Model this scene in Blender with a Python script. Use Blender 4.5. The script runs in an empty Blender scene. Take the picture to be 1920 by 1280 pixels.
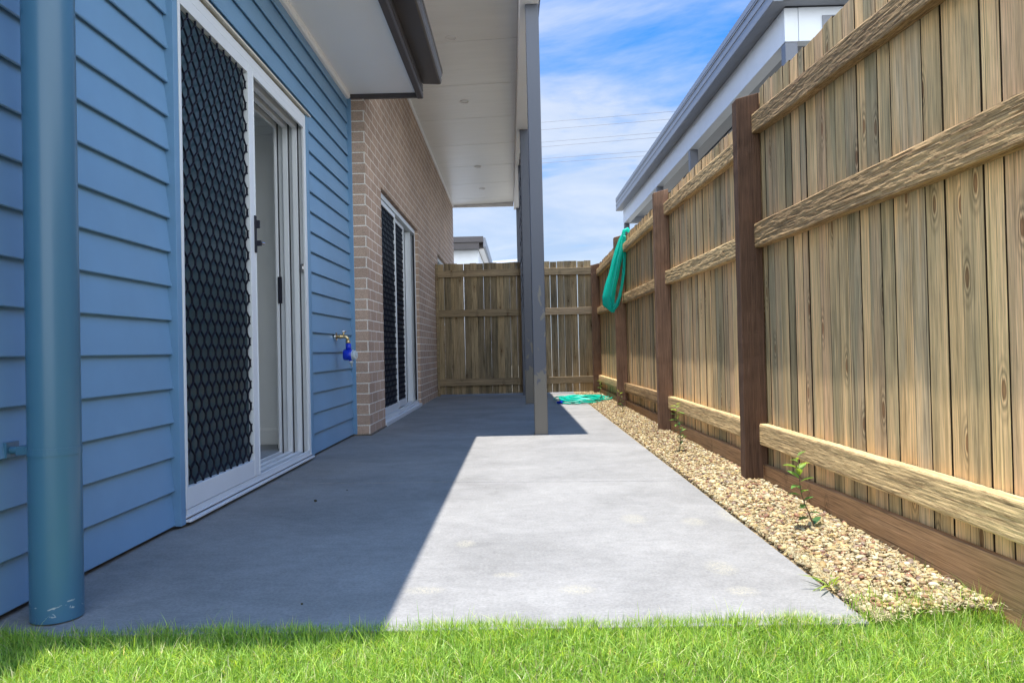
import bpy, math, random
import numpy as np
from mathutils import Vector, Matrix, noise
random.seed(7); rng = np.random.default_rng(11)
R = math.radians
S = bpy.context.scene
# ------------------------------------------------------------------ camera
cd = bpy.data.cameras.new('camera'); cam = bpy.data.objects.new('camera', cd); S.collection.objects.link(cam)
cd.sensor_width = 36; cd.lens = 36*1400/1920; cd.clip_start = .05; cd.clip_end = 6000
Rw = [(0.99971222, -0.02249732, -0.00832792), (0.00857062, 0.01071328, 0.99990588), (-0.02240598, -0.9996895, 0.01090301)]
cr = Vector([r[0] for r in Rw]); cdn = Vector([r[1] for r in Rw]); cf = Vector([r[2] for r in Rw])
m = Matrix((cr, -cdn, -cf)).transposed().to_4x4(); m.translation = Vector((0, 0, .675))
cam.matrix_world = m
S.camera = cam
# ------------------------------------------------------------------ sky
SUN = Vector((-.077, -.036, 1)).normalized()        # direction towards the sun
w = bpy.data.worlds.new('World'); S.world = w; w.use_nodes = True
N = w.node_tree.nodes; L = w.node_tree.links
for n in list(N): N.remove(n)
out = N.new('ShaderNodeOutputWorld'); bg = N.new('ShaderNodeBackground'); L.new(bg.outputs[0], out.inputs[0])
sky = N.new('ShaderNodeTexSky'); sky.sky_type = 'NISHITA'; sky.sun_disc = False
sky.sun_elevation = math.asin(SUN.z); sky.sun_rotation = math.atan2(SUN.x, SUN.y)
sky.air_density = 1.0; sky.dust_density = .4; sky.ozone_density = 2.0
bg.inputs[1].default_value = .13
tc = N.new('ShaderNodeTexCoord'); sep = N.new('ShaderNodeSeparateXYZ'); L.new(tc.outputs['Generated'], sep.inputs[0])
def wm(op, a, b=None, clamp=False):
    n = N.new('ShaderNodeMath'); n.operation = op; n.use_clamp = clamp
    for i, v in enumerate((a, b)):
        if v is None: continue
        if isinstance(v, (int, float)): n.inputs[i].default_value = v
        else: L.new(v, n.inputs[i])
    return n.outputs[0]
zz = wm('ADD', wm('MAXIMUM', sep.outputs[2], 0), .12)
cmb = N.new('ShaderNodeCombineXYZ'); L.new(wm('DIVIDE', sep.outputs[0], zz), cmb.inputs[0]); L.new(wm('DIVIDE', sep.outputs[1], zz), cmb.inputs[1])
mp = N.new('ShaderNodeMapping'); L.new(cmb.outputs[0], mp.inputs[0]); mp.inputs['Rotation'].default_value = (0, 0, R(24)); mp.inputs['Scale'].default_value = (1.0, 1.35, 1)
mp.inputs['Location'].default_value = (1.3, 5.2, 0)
n1 = N.new('ShaderNodeTexNoise'); n1.inputs['Scale'].default_value = 1.15; n1.inputs['Detail'].default_value = 9; n1.inputs['Roughness'].default_value = .6; n1.inputs['Distortion'].default_value = .35
L.new(mp.outputs[0], n1.inputs['Vector'])
n2 = N.new('ShaderNodeTexNoise'); n2.inputs['Scale'].default_value = .5; n2.inputs['Detail'].default_value = 3; L.new(mp.outputs[0], n2.inputs['Vector'])
cl = wm('ADD', wm('MULTIPLY', n1.outputs['Fac'], .65), wm('MULTIPLY', n2.outputs['Fac'], .35))
# more cloud low in the sky
lowc = wm('MULTIPLY', wm('SUBTRACT', .40, sep.outputs[2], True), .85)
cl = wm('ADD', cl, lowc)
rp = N.new('ShaderNodeValToRGB'); L.new(cl, rp.inputs[0])
rp.color_ramp.elements[0].position = .45; rp.color_ramp.elements[0].color = (0, 0, 0, 1)
rp.color_ramp.elements[1].position = .62; rp.color_ramp.elements[1].color = (1, 1, 1, 1)
hi_ = wm('MULTIPLY', wm('SUBTRACT', .62, sep.outputs[2], True), 5.0, True)      # the clouds thin out overhead
mx = N.new('ShaderNodeMixRGB'); L.new(wm('MULTIPLY', wm('MULTIPLY', rp.outputs[0], .85), hi_), mx.inputs[0])
sat = N.new('ShaderNodeMixRGB'); sat.blend_type = 'MULTIPLY'; sat.inputs[0].default_value = 1
L.new(sky.outputs[0], sat.inputs[1]); sat.inputs[2].default_value = (.44, .98, 1.42, 1)
er = N.new('ShaderNodeValToRGB'); L.new(sep.outputs[2], er.inputs[0]); e_ = er.color_ramp.elements; e_[0].position = 0; e_[0].color = (.30, .33, .36, 1); e_[1].position = .8; e_[1].color = (1, 1, 1, 1)
e2 = er.color_ramp.elements.new(.45); e2.color = (.36, .42, .50, 1)
dk = N.new('ShaderNodeMixRGB'); dk.blend_type = 'MULTIPLY'; dk.inputs[0].default_value = 1; L.new(sat.outputs[0], dk.inputs[1]); L.new(er.outputs[0], dk.inputs[2])
L.new(dk.outputs[0], mx.inputs[1])
cc = N.new('ShaderNodeMixRGB'); L.new(wm('MULTIPLY', wm('SUBTRACT', n1.outputs['Fac'], .38), 3.2, True), cc.inputs[0]); cc.inputs[1].default_value = (1.5, 1.85, 2.4, 1); cc.inputs[2].default_value = (2.3, 2.42, 2.6, 1)
L.new(cc.outputs[0], mx.inputs[2])
# a bank of bright cloud, added behind the camera as unseen fill light
fill_bank = wm('MULTIPLY', wm('MULTIPLY', wm('SUBTRACT', .12, sep.outputs[1]), 3.0, True), wm('MULTIPLY', wm('SUBTRACT', .80, sep.outputs[2], True), 4.0, True), True)
fill_bank = wm('MULTIPLY', fill_bank, wm('ADD', wm('MULTIPLY', n2.outputs['Fac'], .6), .55, True))
bm_ = N.new('ShaderNodeMixRGB'); L.new(fill_bank, bm_.inputs[0]); L.new(mx.outputs[0], bm_.inputs[1]); bm_.inputs[2].default_value = (7.7, 8.2, 8.6, 1)
L.new(bm_.outputs[0], bg.inputs[0])
# ------------------------------------------------------------------ sun
sd = bpy.data.lights.new('sun', 'SUN'); so = bpy.data.objects.new('sun', sd); S.collection.objects.link(so)
sd.energy = 3.2; sd.angle = R(.5); sd.color = (1, .955, .90)
so.rotation_euler = SUN.to_track_quat('Z', 'Y').to_euler()
S.view_settings.view_transform = 'Standard'; S.view_settings.look = 'None'; S.view_settings.exposure = 1.55; S.view_settings.gamma = 1
# ------------------------------------------------------------------ helpers
def srgb(r, g, b): return tuple(((c/255)/12.92 if c/255 <= .04045 else ((c/255+.055)/1.055)**2.4) for c in (r, g, b)) + (1,)
class Mat:
    def __init__(s, name):
        s.m = bpy.data.materials.new(name); s.m.use_nodes = True; s.n = s.m.node_tree.nodes; s.l = s.m.node_tree.links
        s.b = s.n['Principled BSDF']; s.tc = s.n.new('ShaderNodeTexCoord')
    def set(s, **k):
        for a, v in k.items():
            s.b.inputs[{'rough': 'Roughness', 'metal': 'Metallic', 'col': 'Base Color', 'spec': 'Specular IOR Level'}.get(a, a)].default_value = v
        return s
    def co(s, scale=(1, 1, 1), rot=(0, 0, 0), src=None, loc=None):
        mp = s.n.new('ShaderNodeMapping'); s.l.new(src or s.tc.outputs['Object'], mp.inputs[0])
        mp.inputs['Scale'].default_value = scale; mp.inputs['Rotation'].default_value = rot
        if loc is not None: s.l.new(loc, mp.inputs['Location'])
        return mp.outputs[0]
    def noise(s, vec, scale=1, detail=4, rough=.5, dist=0):
        n = s.n.new('ShaderNodeTexNoise'); s.l.new(vec, n.inputs['Vector']); n.inputs['Scale'].default_value = scale
        n.inputs['Detail'].default_value = detail; n.inputs['Roughness'].default_value = rough; n.inputs['Distortion'].default_value = dist
        return n.outputs['Fac']
    def math(s, op, a, b=None, clamp=False):
        n = s.n.new('ShaderNodeMath'); n.operation = op; n.use_clamp = clamp
        for i, v in enumerate((a, b)):
            if v is None: continue
            if isinstance(v, (int, float)): n.inputs[i].default_value = v
            else: s.l.new(v, n.inputs[i])
        return n.outputs[0]
    def ramp(s, fac, stops, interp='LINEAR'):
        r = s.n.new('ShaderNodeValToRGB'); s.l.new(fac, r.inputs[0]); e = r.color_ramp.elements; r.color_ramp.interpolation = interp
        while len(e) < len(stops): e.new(.5)
        for i, (p, c) in enumerate(stops):
            e[i].position = p; e[i].color = c if isinstance(c, tuple) else (c, c, c, 1)
        return r.outputs[0]
    def mix(s, fac, a, b, mode='MIX'):
        n = s.n.new('ShaderNodeMixRGB'); n.blend_type = mode
        for i, v in enumerate((fac, a, b)):
            if isinstance(v, (int, float)): n.inputs[i].default_value = v if i == 0 else (v, v, v, 1)
            elif isinstance(v, tuple): n.inputs[i].default_value = v
            else: s.l.new(v, n.inputs[i])
        return n.outputs[0]
    def attr(s, name='tone'):
        a = s.n.new('ShaderNodeAttribute'); a.attribute_name = name
        sp = s.n.new('ShaderNodeSeparateXYZ'); s.l.new(a.outputs['Vector'], sp.inputs[0])
        return a.outputs['Vector'], sp.outputs
    def col(s, c):
        s.l.new(c, s.b.inputs['Base Color']); return s
    def bump(s, h, strength=.4, dist=.01):
        b = s.n.new('ShaderNodeBump'); b.inputs['Strength'].default_value = strength; b.inputs['Distance'].default_value = dist
        s.l.new(h, b.inputs['Height']); s.l.new(b.outputs[0], s.b.inputs['Normal']); return s

class MB:
    def __init__(s): s.v = []; s.f = []; s.t = []
    def add(s, vs, fs, tone=None):
        o = len(s.v); s.v += [tuple(p) for p in vs]; s.f += [tuple(i+o for i in f) for f in fs]
        t = tone or (0, 0, 0); s.t += [t]*len(fs)
    def box(s, x0, x1, y0, y1, z0, z1, tone=None, sl=None):
        # sl: z shift at y1 relative to y0
        d = sl or 0
        vs = [(x0, y0, z0), (x1, y0, z0), (x1, y1, z0+d), (x0, y1, z0+d), (x0, y0, z1), (x1, y0, z1), (x1, y1, z1+d), (x0, y1, z1+d)]
        s.add(vs, [(3, 2, 1, 0), (4, 5, 6, 7), (0, 1, 5, 4), (1, 2, 6, 5), (2, 3, 7, 6), (3, 0, 4, 7)], tone); return s
    def prism_y(s, prof, y0, y1, dx=0, dz=0, tone=None):
        n = len(prof); vs = [(x, y0, z) for x, z in prof] + [(x+dx, y1, z+dz) for x, z in prof]
        fs = [tuple(range(n)), tuple(range(2*n-1, n-1, -1))] + [(i, i+n, (i+1) % n+n, (i+1) % n) for i in range(n)]
        s.add(vs, fs, tone); return s
    def prism_x(s, prof, x0, x1, tone=None):
        n = len(prof); vs = [(x0, y, z) for y, z in prof] + [(x1, y, z) for y, z in prof]
        fs = [tuple(range(n-1, -1, -1)), tuple(range(n, 2*n))] + [(i, (i+1) % n, (i+1) % n+n, i+n) for i in range(n)]
        s.add(vs, fs, tone); return s
    def tube(s, pts, rad, n=10, cap=True, tone=None):
        pts = [Vector(p) for p in pts]; rad = rad if isinstance(rad, (list, tuple)) else [rad]*len(pts)
        vs = []; up = None
        for i, p in enumerate(pts):
            t = (pts[min(i+1, len(pts)-1)] - pts[max(i-1, 0)]).normalized()
            if up is None: up = Vector((0, 0, 1)) if abs(t.z) < .9 else Vector((1, 0, 0))
            a = t.cross(up).normalized(); b = a.cross(t).normalized(); up = b
            for k in range(n):
                an = 2*math.pi*k/n; vs.append(p + (a*math.cos(an)+b*math.sin(an))*rad[i])
        fs = []
        for i in range(len(pts)-1):
            for k in range(n):
                k2 = (k+1) % n; fs.append((i*n+k, i*n+k2, (i+1)*n+k2, (i+1)*n+k))
        if cap: fs += [tuple(range(n-1, -1, -1)), tuple(range((len(pts)-1)*n, len(pts)*n))]
        s.add(vs, fs, tone); return s
    def bar(s, p, q, wy, wx):     # thin bar in the YZ plane, depth along x
        p = Vector(p); q = Vector(q); d = (q-p).normalized(); nrm = Vector((1, 0, 0)).cross(d).normalized()*wy/2; e = Vector((wx/2, 0, 0))
        vs = [p-nrm-e, p-nrm+e, p+nrm+e, p+nrm-e, q-nrm-e, q-nrm+e, q+nrm+e, q+nrm-e]
        s.add(vs, [(3, 2, 1, 0), (4, 5, 6, 7), (0, 1, 5, 4), (1, 2, 6, 5), (2, 3, 7, 6), (3, 0, 4, 7)])
ORG = {}
def props(o, label=None, cat=None, group=None, kind=None):
    if label: o['label'] = label
    if cat: o['category'] = cat
    if group: o['group'] = group
    if kind: o['kind'] = kind
    return o
def root(name, loc, label, cat, group=None):
    o = bpy.data.objects.new(name, None); S.collection.objects.link(o); o.location = loc; o.empty_display_size = .1
    ORG[o.name] = Vector(loc); return props(o, label, cat, group)
def part(name, mb, mat, parent=None, label=None, bevel=0, smooth=False, loc=None):
    org = ORG[parent.name] if parent else Vector(loc or (0, 0, 0))
    me = bpy.data.meshes.new(name)
    v = np.array(mb.v, dtype=float) - np.array(org)
    me.from_pydata(v.tolist(), [], mb.f); me.validate(clean_customdata=False)
    if any(t != (0, 0, 0) for t in mb.t) and len(me.polygons) == len(mb.t):
        a = me.attributes.new('tone', 'FLOAT_VECTOR', 'FACE'); a.data.foreach_set('vector', np.array(mb.t, dtype=np.float32).ravel())
    if smooth: me.polygons.foreach_set('use_smooth', [len(p.vertices) <= 4 for p in me.polygons])
    me.materials.append(mat.m if isinstance(mat, Mat) else mat)
    o = bpy.data.objects.new(name, me); S.collection.objects.link(o)
    if parent: o.parent = parent
    else: o.location = org
    ORG[o.name] = org
    if label: o['label'] = label
    if bevel:
        b = o.modifiers.new('bevel', 'BEVEL'); b.width = bevel; b.segments = 2; b.limit_method = 'ANGLE'; b.angle_limit = R(40)
        if not smooth: me.polygons.foreach_set('use_smooth', [False]*len(me.polygons))
    return o
def bx(*a, **k): return MB().box(*a, **k)
def rt(): return (random.random(), random.random(), random.random())
# ------------------------------------------------------------------ materials
def paint(name, c, rough=.5, var=.06, bump=.05, sc=6, spec=.4):
    m_ = Mat(name); m_.set(rough=rough, spec=spec)
    f = m_.noise(m_.co(), sc, 5, .6)
    hi = tuple(min(1, x*(1+var)) for x in c[:3])+(1,); lo = tuple(x*(1-var) for x in c[:3])+(1,)
    m_.col(m_.ramp(f, [(.3, lo), (.7, hi)])); m_.bump(m_.noise(m_.co(), 220, 3), bump, .002); return m_
M = {}
M['board'] = paint('board_paint', (.155, .298, .47, 1), .42, .07, .06, 2.2)
M['trim_blue'] = paint('trim_paint', (.138, .275, .44, 1), .42, .05)
M['pipe'] = paint('downpipe_paint', (.075, .20, .33, 1), .3, .07, .03, 3, .5)
M['white_al'] = paint('white_aluminium', (.66, .70, .74, 1), .32, .03, .02, 4, .5)
M['cream'] = paint('cream_flashing', (.62, .58, .50, 1), .5)
M['groove'] = paint('groove_black', (.012, .012, .02, 1), .5)  # near-black, for door tracks, gutter gap and roof screws
M['black'] = paint('black_powdercoat_and_shade', (.006, .007, .018, 1), .5, .2)
M['soffit'] = paint('soffit_paint', (.90, .89, .89, 1), .6, .02, .03, 1.5)
M['fascia'] = paint('dark_fascia', (.065, .056, .058, 1), .38, .08, .03, 5, .5)
M['gutter'] = paint('dark_gutter', (.062, .055, .056, 1), .28, .08, .02, 5, .6)
M['post'] = paint('post_paint', (.085, .095, .12, 1), .4, .08, .03, 5, .5)
M['room'] = paint('interior_paint', (.72, .74, .74, 1), .7, .02)
M['floor'] = paint('interior_floor', (.22, .24, .26, 1), .6, .1)
M['neigh_white'] = paint('neighbour_white', (.70, .74, .80, 1), .5, .03)
M['neigh_grey'] = paint('neighbour_grey', (.21, .225, .26, 1), .38, .05)
M['steel_dark'] = paint('neighbour_post', (.16, .17, .2, 1), .4, .05)
M['brass'] = Mat('brass').set(col=(.55, .42, .22, 1), metal=1.0, rough=.32)
M['chrome'] = Mat('chrome').set(col=(.75, .76, .78, 1), metal=1.0, rough=.15)
M['blue_pl'] = Mat('blue_plastic').set(col=(.005, .03, .5, 1), rough=.3)
M['grey_pl'] = Mat('grey_plastic').set(col=(.45, .52, .56, 1), rough=.35)
M['light'] = Mat('downlight_lens').set(col=(.72, .72, .72, 1), rough=.3)
M['wire'] = Mat('wire').set(col=(.12, .13, .16, 1), rough=.5)
# patio soffit, glossy panel
m_ = Mat('panel_soffit'); m_.set(rough=.28, spec=.5)
f = m_.noise(m_.co((.5, 3, 1)), 4, 4, .6); m_.col(m_.ramp(f, [(.3, (.83, .83, .81, 1)), (.7, (.88, .88, .86, 1))]))
m_.bump(m_.noise(m_.co((3, 40, 1)), 3, 3), .05, .003); M['panel'] = m_
# patio post with pale dusty patches low on it
m_ = Mat('post_dusty'); m_.set(rough=.42)
sp = m_.n.new('ShaderNodeSeparateXYZ'); m_.l.new(m_.tc.outputs['Object'], sp.inputs[0])
low = m_.math('MULTIPLY', m_.math('SUBTRACT', 2.3, sp.outputs[2], True), .0)
zf = m_.ramp(m_.math('MULTIPLY', sp.outputs[2], .5), [(0, .62), (.16, .52), (.24, .22), (.55, .14), (.8, 0)])
nz = m_.noise(m_.co((9, 9, 5), (0, R(35), 0)), 1.1, 3, .55, .6)
msk = m_.ramp(m_.math('ADD', nz, m_.math('SUBTRACT', zf, .2)), [(.57, 0.), (.60, 1.)])
m_.col(m_.mix(msk, (.085, .095, .12, 1), (.17, .155, .13, 1))); M['post_dusty'] = m_
# pipe with scraped patches near the base
m_ = Mat('pipe_paint'); m_.set(rough=.3, spec=.5)
sp = m_.n.new('ShaderNodeSeparateXYZ'); m_.l.new(m_.tc.outputs['Object'], sp.inputs[0])
nz = m_.noise(m_.co((30, 30, 55)), 1, 3, .5, .8)
lz = m_.ramp(m_.math('MULTIPLY', sp.outputs[2], 10), [(.05, 0.), (.2, 1.), (.55, 1.), (.8, 0.)])
msk = m_.ramp(m_.math('MULTIPLY', nz, lz), [(.60, 0.), (.63, 1.)])
base = m_.ramp(m_.noise(m_.co((4, 4, .8)), 1, 3), [(.35, (.042, .125, .205, 1)), (.65, (.055, .155, .25, 1))])
m_.col(m_.mix(msk, base, (.34, .40, .44, 1))); M['pipe'] = m_
# glass
m_ = Mat('door_glass'); nt = m_.n; o_ = nt['Material Output']
tr = nt.new('ShaderNodeBsdfTransparent'); tr.inputs[0].default_value = (.22, .33, .36, 1)
gl = nt.new('ShaderNodeBsdfGlossy'); gl.inputs['Roughness'].default_value = .015; gl.inputs[0].default_value = (.9, .95, 1, 1)
fr = nt.new('ShaderNodeFresnel'); fr.inputs[0].default_value = 1.45
ms = nt.new('ShaderNodeMixShader'); m_.l.new(fr.outputs[0], ms.inputs[0]); m_.l.new(tr.outputs[0], ms.inputs[1]); m_.l.new(gl.outputs[0], ms.inputs[2]); m_.l.new(ms.outputs[0], o_.inputs[0])
M['glass'] = m_
m_ = Mat('fly_mesh'); m_.set(col=(.030, .070, .090, 1), rough=.30, spec=.5); m_.b.inputs['Alpha'].default_value = .86; M['fly'] = m_
# brick
m_ = Mat('brick'); m_.set(rough=.85, spec=.2)
sp = m_.n.new('ShaderNodeSeparateXYZ'); m_.l.new(m_.tc.outputs['Object'], sp.inputs[0])
cb = m_.n.new('ShaderNodeCombineXYZ'); m_.l.new(m_.math('ADD', sp.outputs[0], sp.outputs[1]), cb.inputs[0]); m_.l.new(sp.outputs[2], cb.inputs[1])
wob = m_.n.new('ShaderNodeTexNoise'); wob.inputs['Scale'].default_value = 9; m_.l.new(m_.tc.outputs['Object'], wob.inputs['Vector'])
va = m_.n.new('ShaderNodeVectorMath'); va.operation = 'MULTIPLY_ADD'; m_.l.new(wob.outputs['Color'], va.inputs[0]); va.inputs[1].default_value = (.006, .004, 0); m_.l.new(cb.outputs[0], va.inputs[2])
bt = m_.n.new('ShaderNodeTexBrick'); m_.l.new(va.outputs[0], bt.inputs['Vector'])
bt.inputs['Scale'].default_value = 1; bt.inputs['Brick Width'].default_value = .24; bt.inputs['Row Height'].default_value = .086
bt.inputs['Mortar Size'].default_value = .0052; bt.inputs['Mortar Smooth'].default_value = .25; bt.inputs['Bias'].default_value = 0; bt.offset = .5
bt.inputs['Color1'].default_value = (.51, .372, .285, 1); bt.inputs['Color2'].default_value = (.415, .30, .232, 1); bt.inputs['Mortar'].default_value = (.82, .76, .68, 1)
sk = m_.ramp(m_.noise(m_.co(), 160, 2, .7), [(.35, .72), (.6, 1.12)]); big = m_.ramp(m_.noise(m_.co(), 1.3, 4), [(.3, .88), (.7, 1.1)])
m_.col(m_.mix(1., m_.mix(1., bt.outputs['Color'], sk, 'MULTIPLY'), big, 'MULTIPLY'))
h = m_.math('ADD', m_.math('MULTIPLY', bt.outputs['Fac'], -1.), m_.math('MULTIPLY', m_.noise(m_.co(), 130, 3), .35)); m_.bump(h, .8, .006); M['brick'] = m_
# concrete slab
m_ = Mat('concrete'); m_.set(rough=.8, spec=.25)
o3 = m_.tc.outputs['Object']
big = m_.noise(m_.co((1.2, 1.6, 1)), 1.4, 6, .62, .5); brush = m_.noise(m_.co((9, 15, 1)), 2.2, 7, .72, .6); fine = m_.noise(m_.co(), 110, 4, .7); mid = m_.noise(m_.co((4, 5, 1)), 1.5, 7, .7, 1.6)
c = m_.ramp(big, [(.3, (.188, .184, .174, 1)), (.5, (.226, .221, .210, 1)), (.72, (.268, .262, .248, 1))])
c = m_.mix(.5, c, m_.ramp(brush, [(.3, .78), (.5, 1.), (.72, 1.2)]), 'MULTIPLY')
c = m_.mix(.55, c, m_.ramp(mid, [(.25, .78), (.5, 1.), (.74, 1.18)]), 'MULTIPLY')
c = m_.mix(.7, c, m_.ramp(fine, [(.3, .72), (.5, 1.), (.72, 1.3)]), 'MULTIPLY')
pits = m_.ramp(m_.noise(m_.co((1, 1.4, 1)), 42, 2, .5), [(.22, .55), (.30, 1.)]); c = m_.mix(.6, c, pits, 'MULTIPLY')
spk = m_.ramp(m_.noise(m_.co((1, 1.3, 1)), 19, 5, .75, 1.5), [(.66, 0.), (.74, 1.)]); c = m_.mix(m_.math('MULTIPLY', spk, .55), c, (.31, .31, .30, 1))
for (px, py, rx, ry) in ((.60, 2.28, .055, .09), (.60, 2.06, .05, .05), (.44, 2.95, .06, .10), (.66, 2.88, .055, .08), (.83, 2.95, .06, .16), (-.28, 2.12, .07, .04), (-.2, 2.62, .04, .06), (.15, 2.1, .06, .05), (-.05, 2.25, .05, .03)):
    vm = m_.n.new('ShaderNodeVectorMath'); vm.operation = 'SUBTRACT'; m_.l.new(o3, vm.inputs[0]); vm.inputs[1].default_value = (px, py, 0)
    v2 = m_.n.new('ShaderNodeVectorMath'); v2.operation = 'DIVIDE'; m_.l.new(vm.outputs[0], v2.inputs[0]); v2.inputs[1].default_value = (rx, ry, 1)
    ln = m_.n.new('ShaderNodeVectorMath'); ln.operation = 'LENGTH'; m_.l.new(v2.outputs[0], ln.inputs[0])
    rg = m_.noise(m_.co((1, 1, 1)), 75, 2, .6, 3.)
    k = m_.math('MULTIPLY', m_.ramp(ln.outputs['Value'], [(.5, 1.), (1.05, 0.)]), m_.ramp(rg, [(.47, 0.), (.56, 1.)]))
    c = m_.mix(m_.math('MULTIPLY', k, .6), c, (.36, .335, .25, 1))
m_.col(c); m_.bump(m_.math('ADD', fine, m_.math('MULTIPLY', brush, .7)), .35, .002); M['concrete'] = m_
M['footing'] = paint('dirty_footing', (.13, .115, .095, 1), .9, .4, .6, 30)
# wood
def wood(name, stops, axis, spec=.2, rough=.82, bump=.5, streak=1., knots=True, dirt=.5):
    m_ = Mat(name); m_.set(rough=rough, spec=spec)
    vec, t = m_.attr()
    off = m_.n.new('ShaderNodeVectorMath'); off.operation = 'SCALE'; off.inputs['Scale'].default_value = 37; m_.l.new(vec, off.inputs[0])
    k = {'z': (70, 70, 1.6), 'y': (70, 1.6, 70), 'x': (1.6, 70, 70)}[axis]
    k2 = {'z': (9, 9, .8), 'y': (9, .8, 9), 'x': (.8, 9, 9)}[axis]
    k3 = {'z': (260, 260, 7), 'y': (260, 7, 260), 'x': (7, 260, 260)}[axis]
    kk = {'z': (9, 9, 3.2), 'y': (9, 3.2, 9), 'x': (3.2, 9, 9)}[axis]
    g1 = m_.noise(m_.co(k, loc=off.outputs[0]), 1, 5, .6, 1.4); g2 = m_.noise(m_.co(k2, loc=off.outputs[0]), 1, 4, .6, .8); g3 = m_.noise(m_.co(k3, loc=off.outputs[0]), 1, 4, .65, .3)
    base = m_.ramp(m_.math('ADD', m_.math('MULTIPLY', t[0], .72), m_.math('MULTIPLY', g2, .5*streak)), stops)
    c = m_.mix(.75, base, m_.ramp(g1, [(.3, .42), (.42, .85), (.52, 1.), (.7, 1.35)]), 'MULTIPLY')
    c = m_.mix(.8, c, m_.ramp(g3, [(.32, .5), (.48, .98), (.7, 1.32)]), 'MULTIPLY')
    kc = {'z': (130, 130, .9), 'y': (130, .9, 130), 'x': (.9, 130, 130)}[axis]
    c = m_.mix(.8, c, m_.ramp(m_.noise(m_.co(kc, loc=off.outputs[0]), 1, 2, .5, .4), [(.30, .25), (.345, 1.)]), 'MULTIPLY')
    hgt = m_.math('ADD', g1, m_.math('MULTIPLY', g3, .8))
    if knots:
        vo = m_.n.new('ShaderNodeTexVoronoi'); vo.feature = 'F1'; vo.voronoi_dimensions = '2D'; vo.inputs['Scale'].default_value = 1
        sp_ = m_.n.new('ShaderNodeSeparateXYZ'); m_.l.new(m_.tc.outputs['Object'], sp_.inputs[0]); cb_ = m_.n.new('ShaderNodeCombineXYZ')
        m_.l.new(m_.math('ADD', m_.math('MULTIPLY', m_.math('ADD', sp_.outputs[0], sp_.outputs[1]), 6.5), m_.math('MULTIPLY', t[1], 31.)), cb_.inputs[0])
        m_.l.new(m_.math('ADD', m_.math('MULTIPLY', sp_.outputs[2], 2.1), m_.math('MULTIPLY', t[2], 17.)), cb_.inputs[1]); m_.l.new(cb_.outputs[0], vo.inputs['Vector'])
        sel = m_.n.new('ShaderNodeSeparateColor'); m_.l.new(vo.outputs['Color'], sel.inputs[0])
        on = m_.ramp(sel.outputs[0], [(.42, 0.), (.44, 1.)])
        d = m_.math('ADD', vo.outputs['Distance'], m_.math('MULTIPLY', m_.math('SUBTRACT', g1, .5), .06))
        ring = m_.ramp(d, [(.0, (.5, .36, .3, 1)), (.05, (.3, .2, .15, 1)), (.07, 1.2), (.095, .38), (.125, 1.), (.16, .7), (.2, 1.)])
        c = m_.mix(m_.math('MULTIPLY', on, .85), c, m_.mix(1., c, ring, 'MULTIPLY'))
    if axis == 'z' and knots:      # irregular weather stains running down the boards
        st_ = m_.noise(m_.co((22, 22, 1.1), loc=off.outputs[0]), 1, 5, .65, 1.0)
        c = m_.mix(.75, c, m_.ramp(st_, [(.33, (.42, .42, .38, 1)), (.45, (.85, .85, .80, 1)), (.55, 1.), (.7, (1.12, 1.06, .98, 1))]), 'MULTIPLY')
    dd = m_.ramp(m_.noise(m_.co({'z': (3, 3, 1), 'y': (3, 1, 3), 'x': (1, 3, 3)}[axis]), 1.3, 5, .6), [(.3, .78), (.55, 1.), (.75, 1.12)])
    c = m_.mix(dirt, c, dd, 'MULTIPLY')
    m_.col(c); m_.bump(hgt, bump, .004); return m_
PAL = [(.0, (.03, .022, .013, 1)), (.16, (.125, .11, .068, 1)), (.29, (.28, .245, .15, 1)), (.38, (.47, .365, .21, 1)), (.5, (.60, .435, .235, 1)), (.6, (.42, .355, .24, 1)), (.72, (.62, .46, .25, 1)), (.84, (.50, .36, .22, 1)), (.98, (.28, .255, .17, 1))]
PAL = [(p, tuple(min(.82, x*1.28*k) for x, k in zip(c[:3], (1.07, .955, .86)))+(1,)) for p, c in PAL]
M['paling'] = wood('paling_wood', PAL, 'z', bump=.35)
PALB = [(.14, (.115, .105, .08, 1)), (.26, (.24, .19, .12, 1)), (.42, (.36, .275, .165, 1)), (.6, (.43, .325, .19, 1)), (.8, (.37, .29, .18, 1)), (.98, (.27, .225, .15, 1))]
M['paling_b'] = wood('back_paling_wood', PALB, 'z', bump=.35)
def rail_extra():
    m_ = RAILM; col = m_.b.inputs['Base Color'].links[0].from_socket
    n_ = m_.noise(m_.co((300, 9, 300)), 1, 4, .6, .8); n3 = m_.noise(m_.co((60, 3, 60)), 1, 4, .6, 1.5)
    c = m_.mix(.85, col, m_.ramp(n_, [(.34, (.35, .27, .24, 1)), (.46, .95), (.6, 1.1), (.72, (1.4, 1.36, 1.2, 1))]), 'MULTIPLY')
    c = m_.mix(.7, c, m_.ramp(n3, [(.33, (.45, .36, .34, 1)), (.45, 1.), (.7, 1.15)]), 'MULTIPLY'); m_.col(c)
RAILM = M['rail'] = wood('rough_rail_wood', [(.25, (.26, .17, .085, 1)), (.5, (.46, .31, .15, 1)), (.85, (.61, .44, .22, 1))], 'y', bump=.6, knots=False)
rail_extra()
M['rail_x'] = wood('back_rail_wood', [(.1, (.20, .15, .09, 1)), (.5, (.30, .23, .14, 1)), (.9, (.38, .29, .19, 1))], 'x', bump=.5)
M['kick'] = wood('kickboard_wood', [(.1, (.27, .14, .07, 1)), (.6, (.40, .23, .115, 1)), (1., (.46, .30, .17, 1))], 'y', bump=.3)
M['hardwood'] = wood('hardwood_post', [(.1, (.07, .038, .023, 1)), (.5, (.125, .07, .044, 1)), (.9, (.23, .135, .085, 1))], 'z', bump=.9, knots=False)
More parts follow.
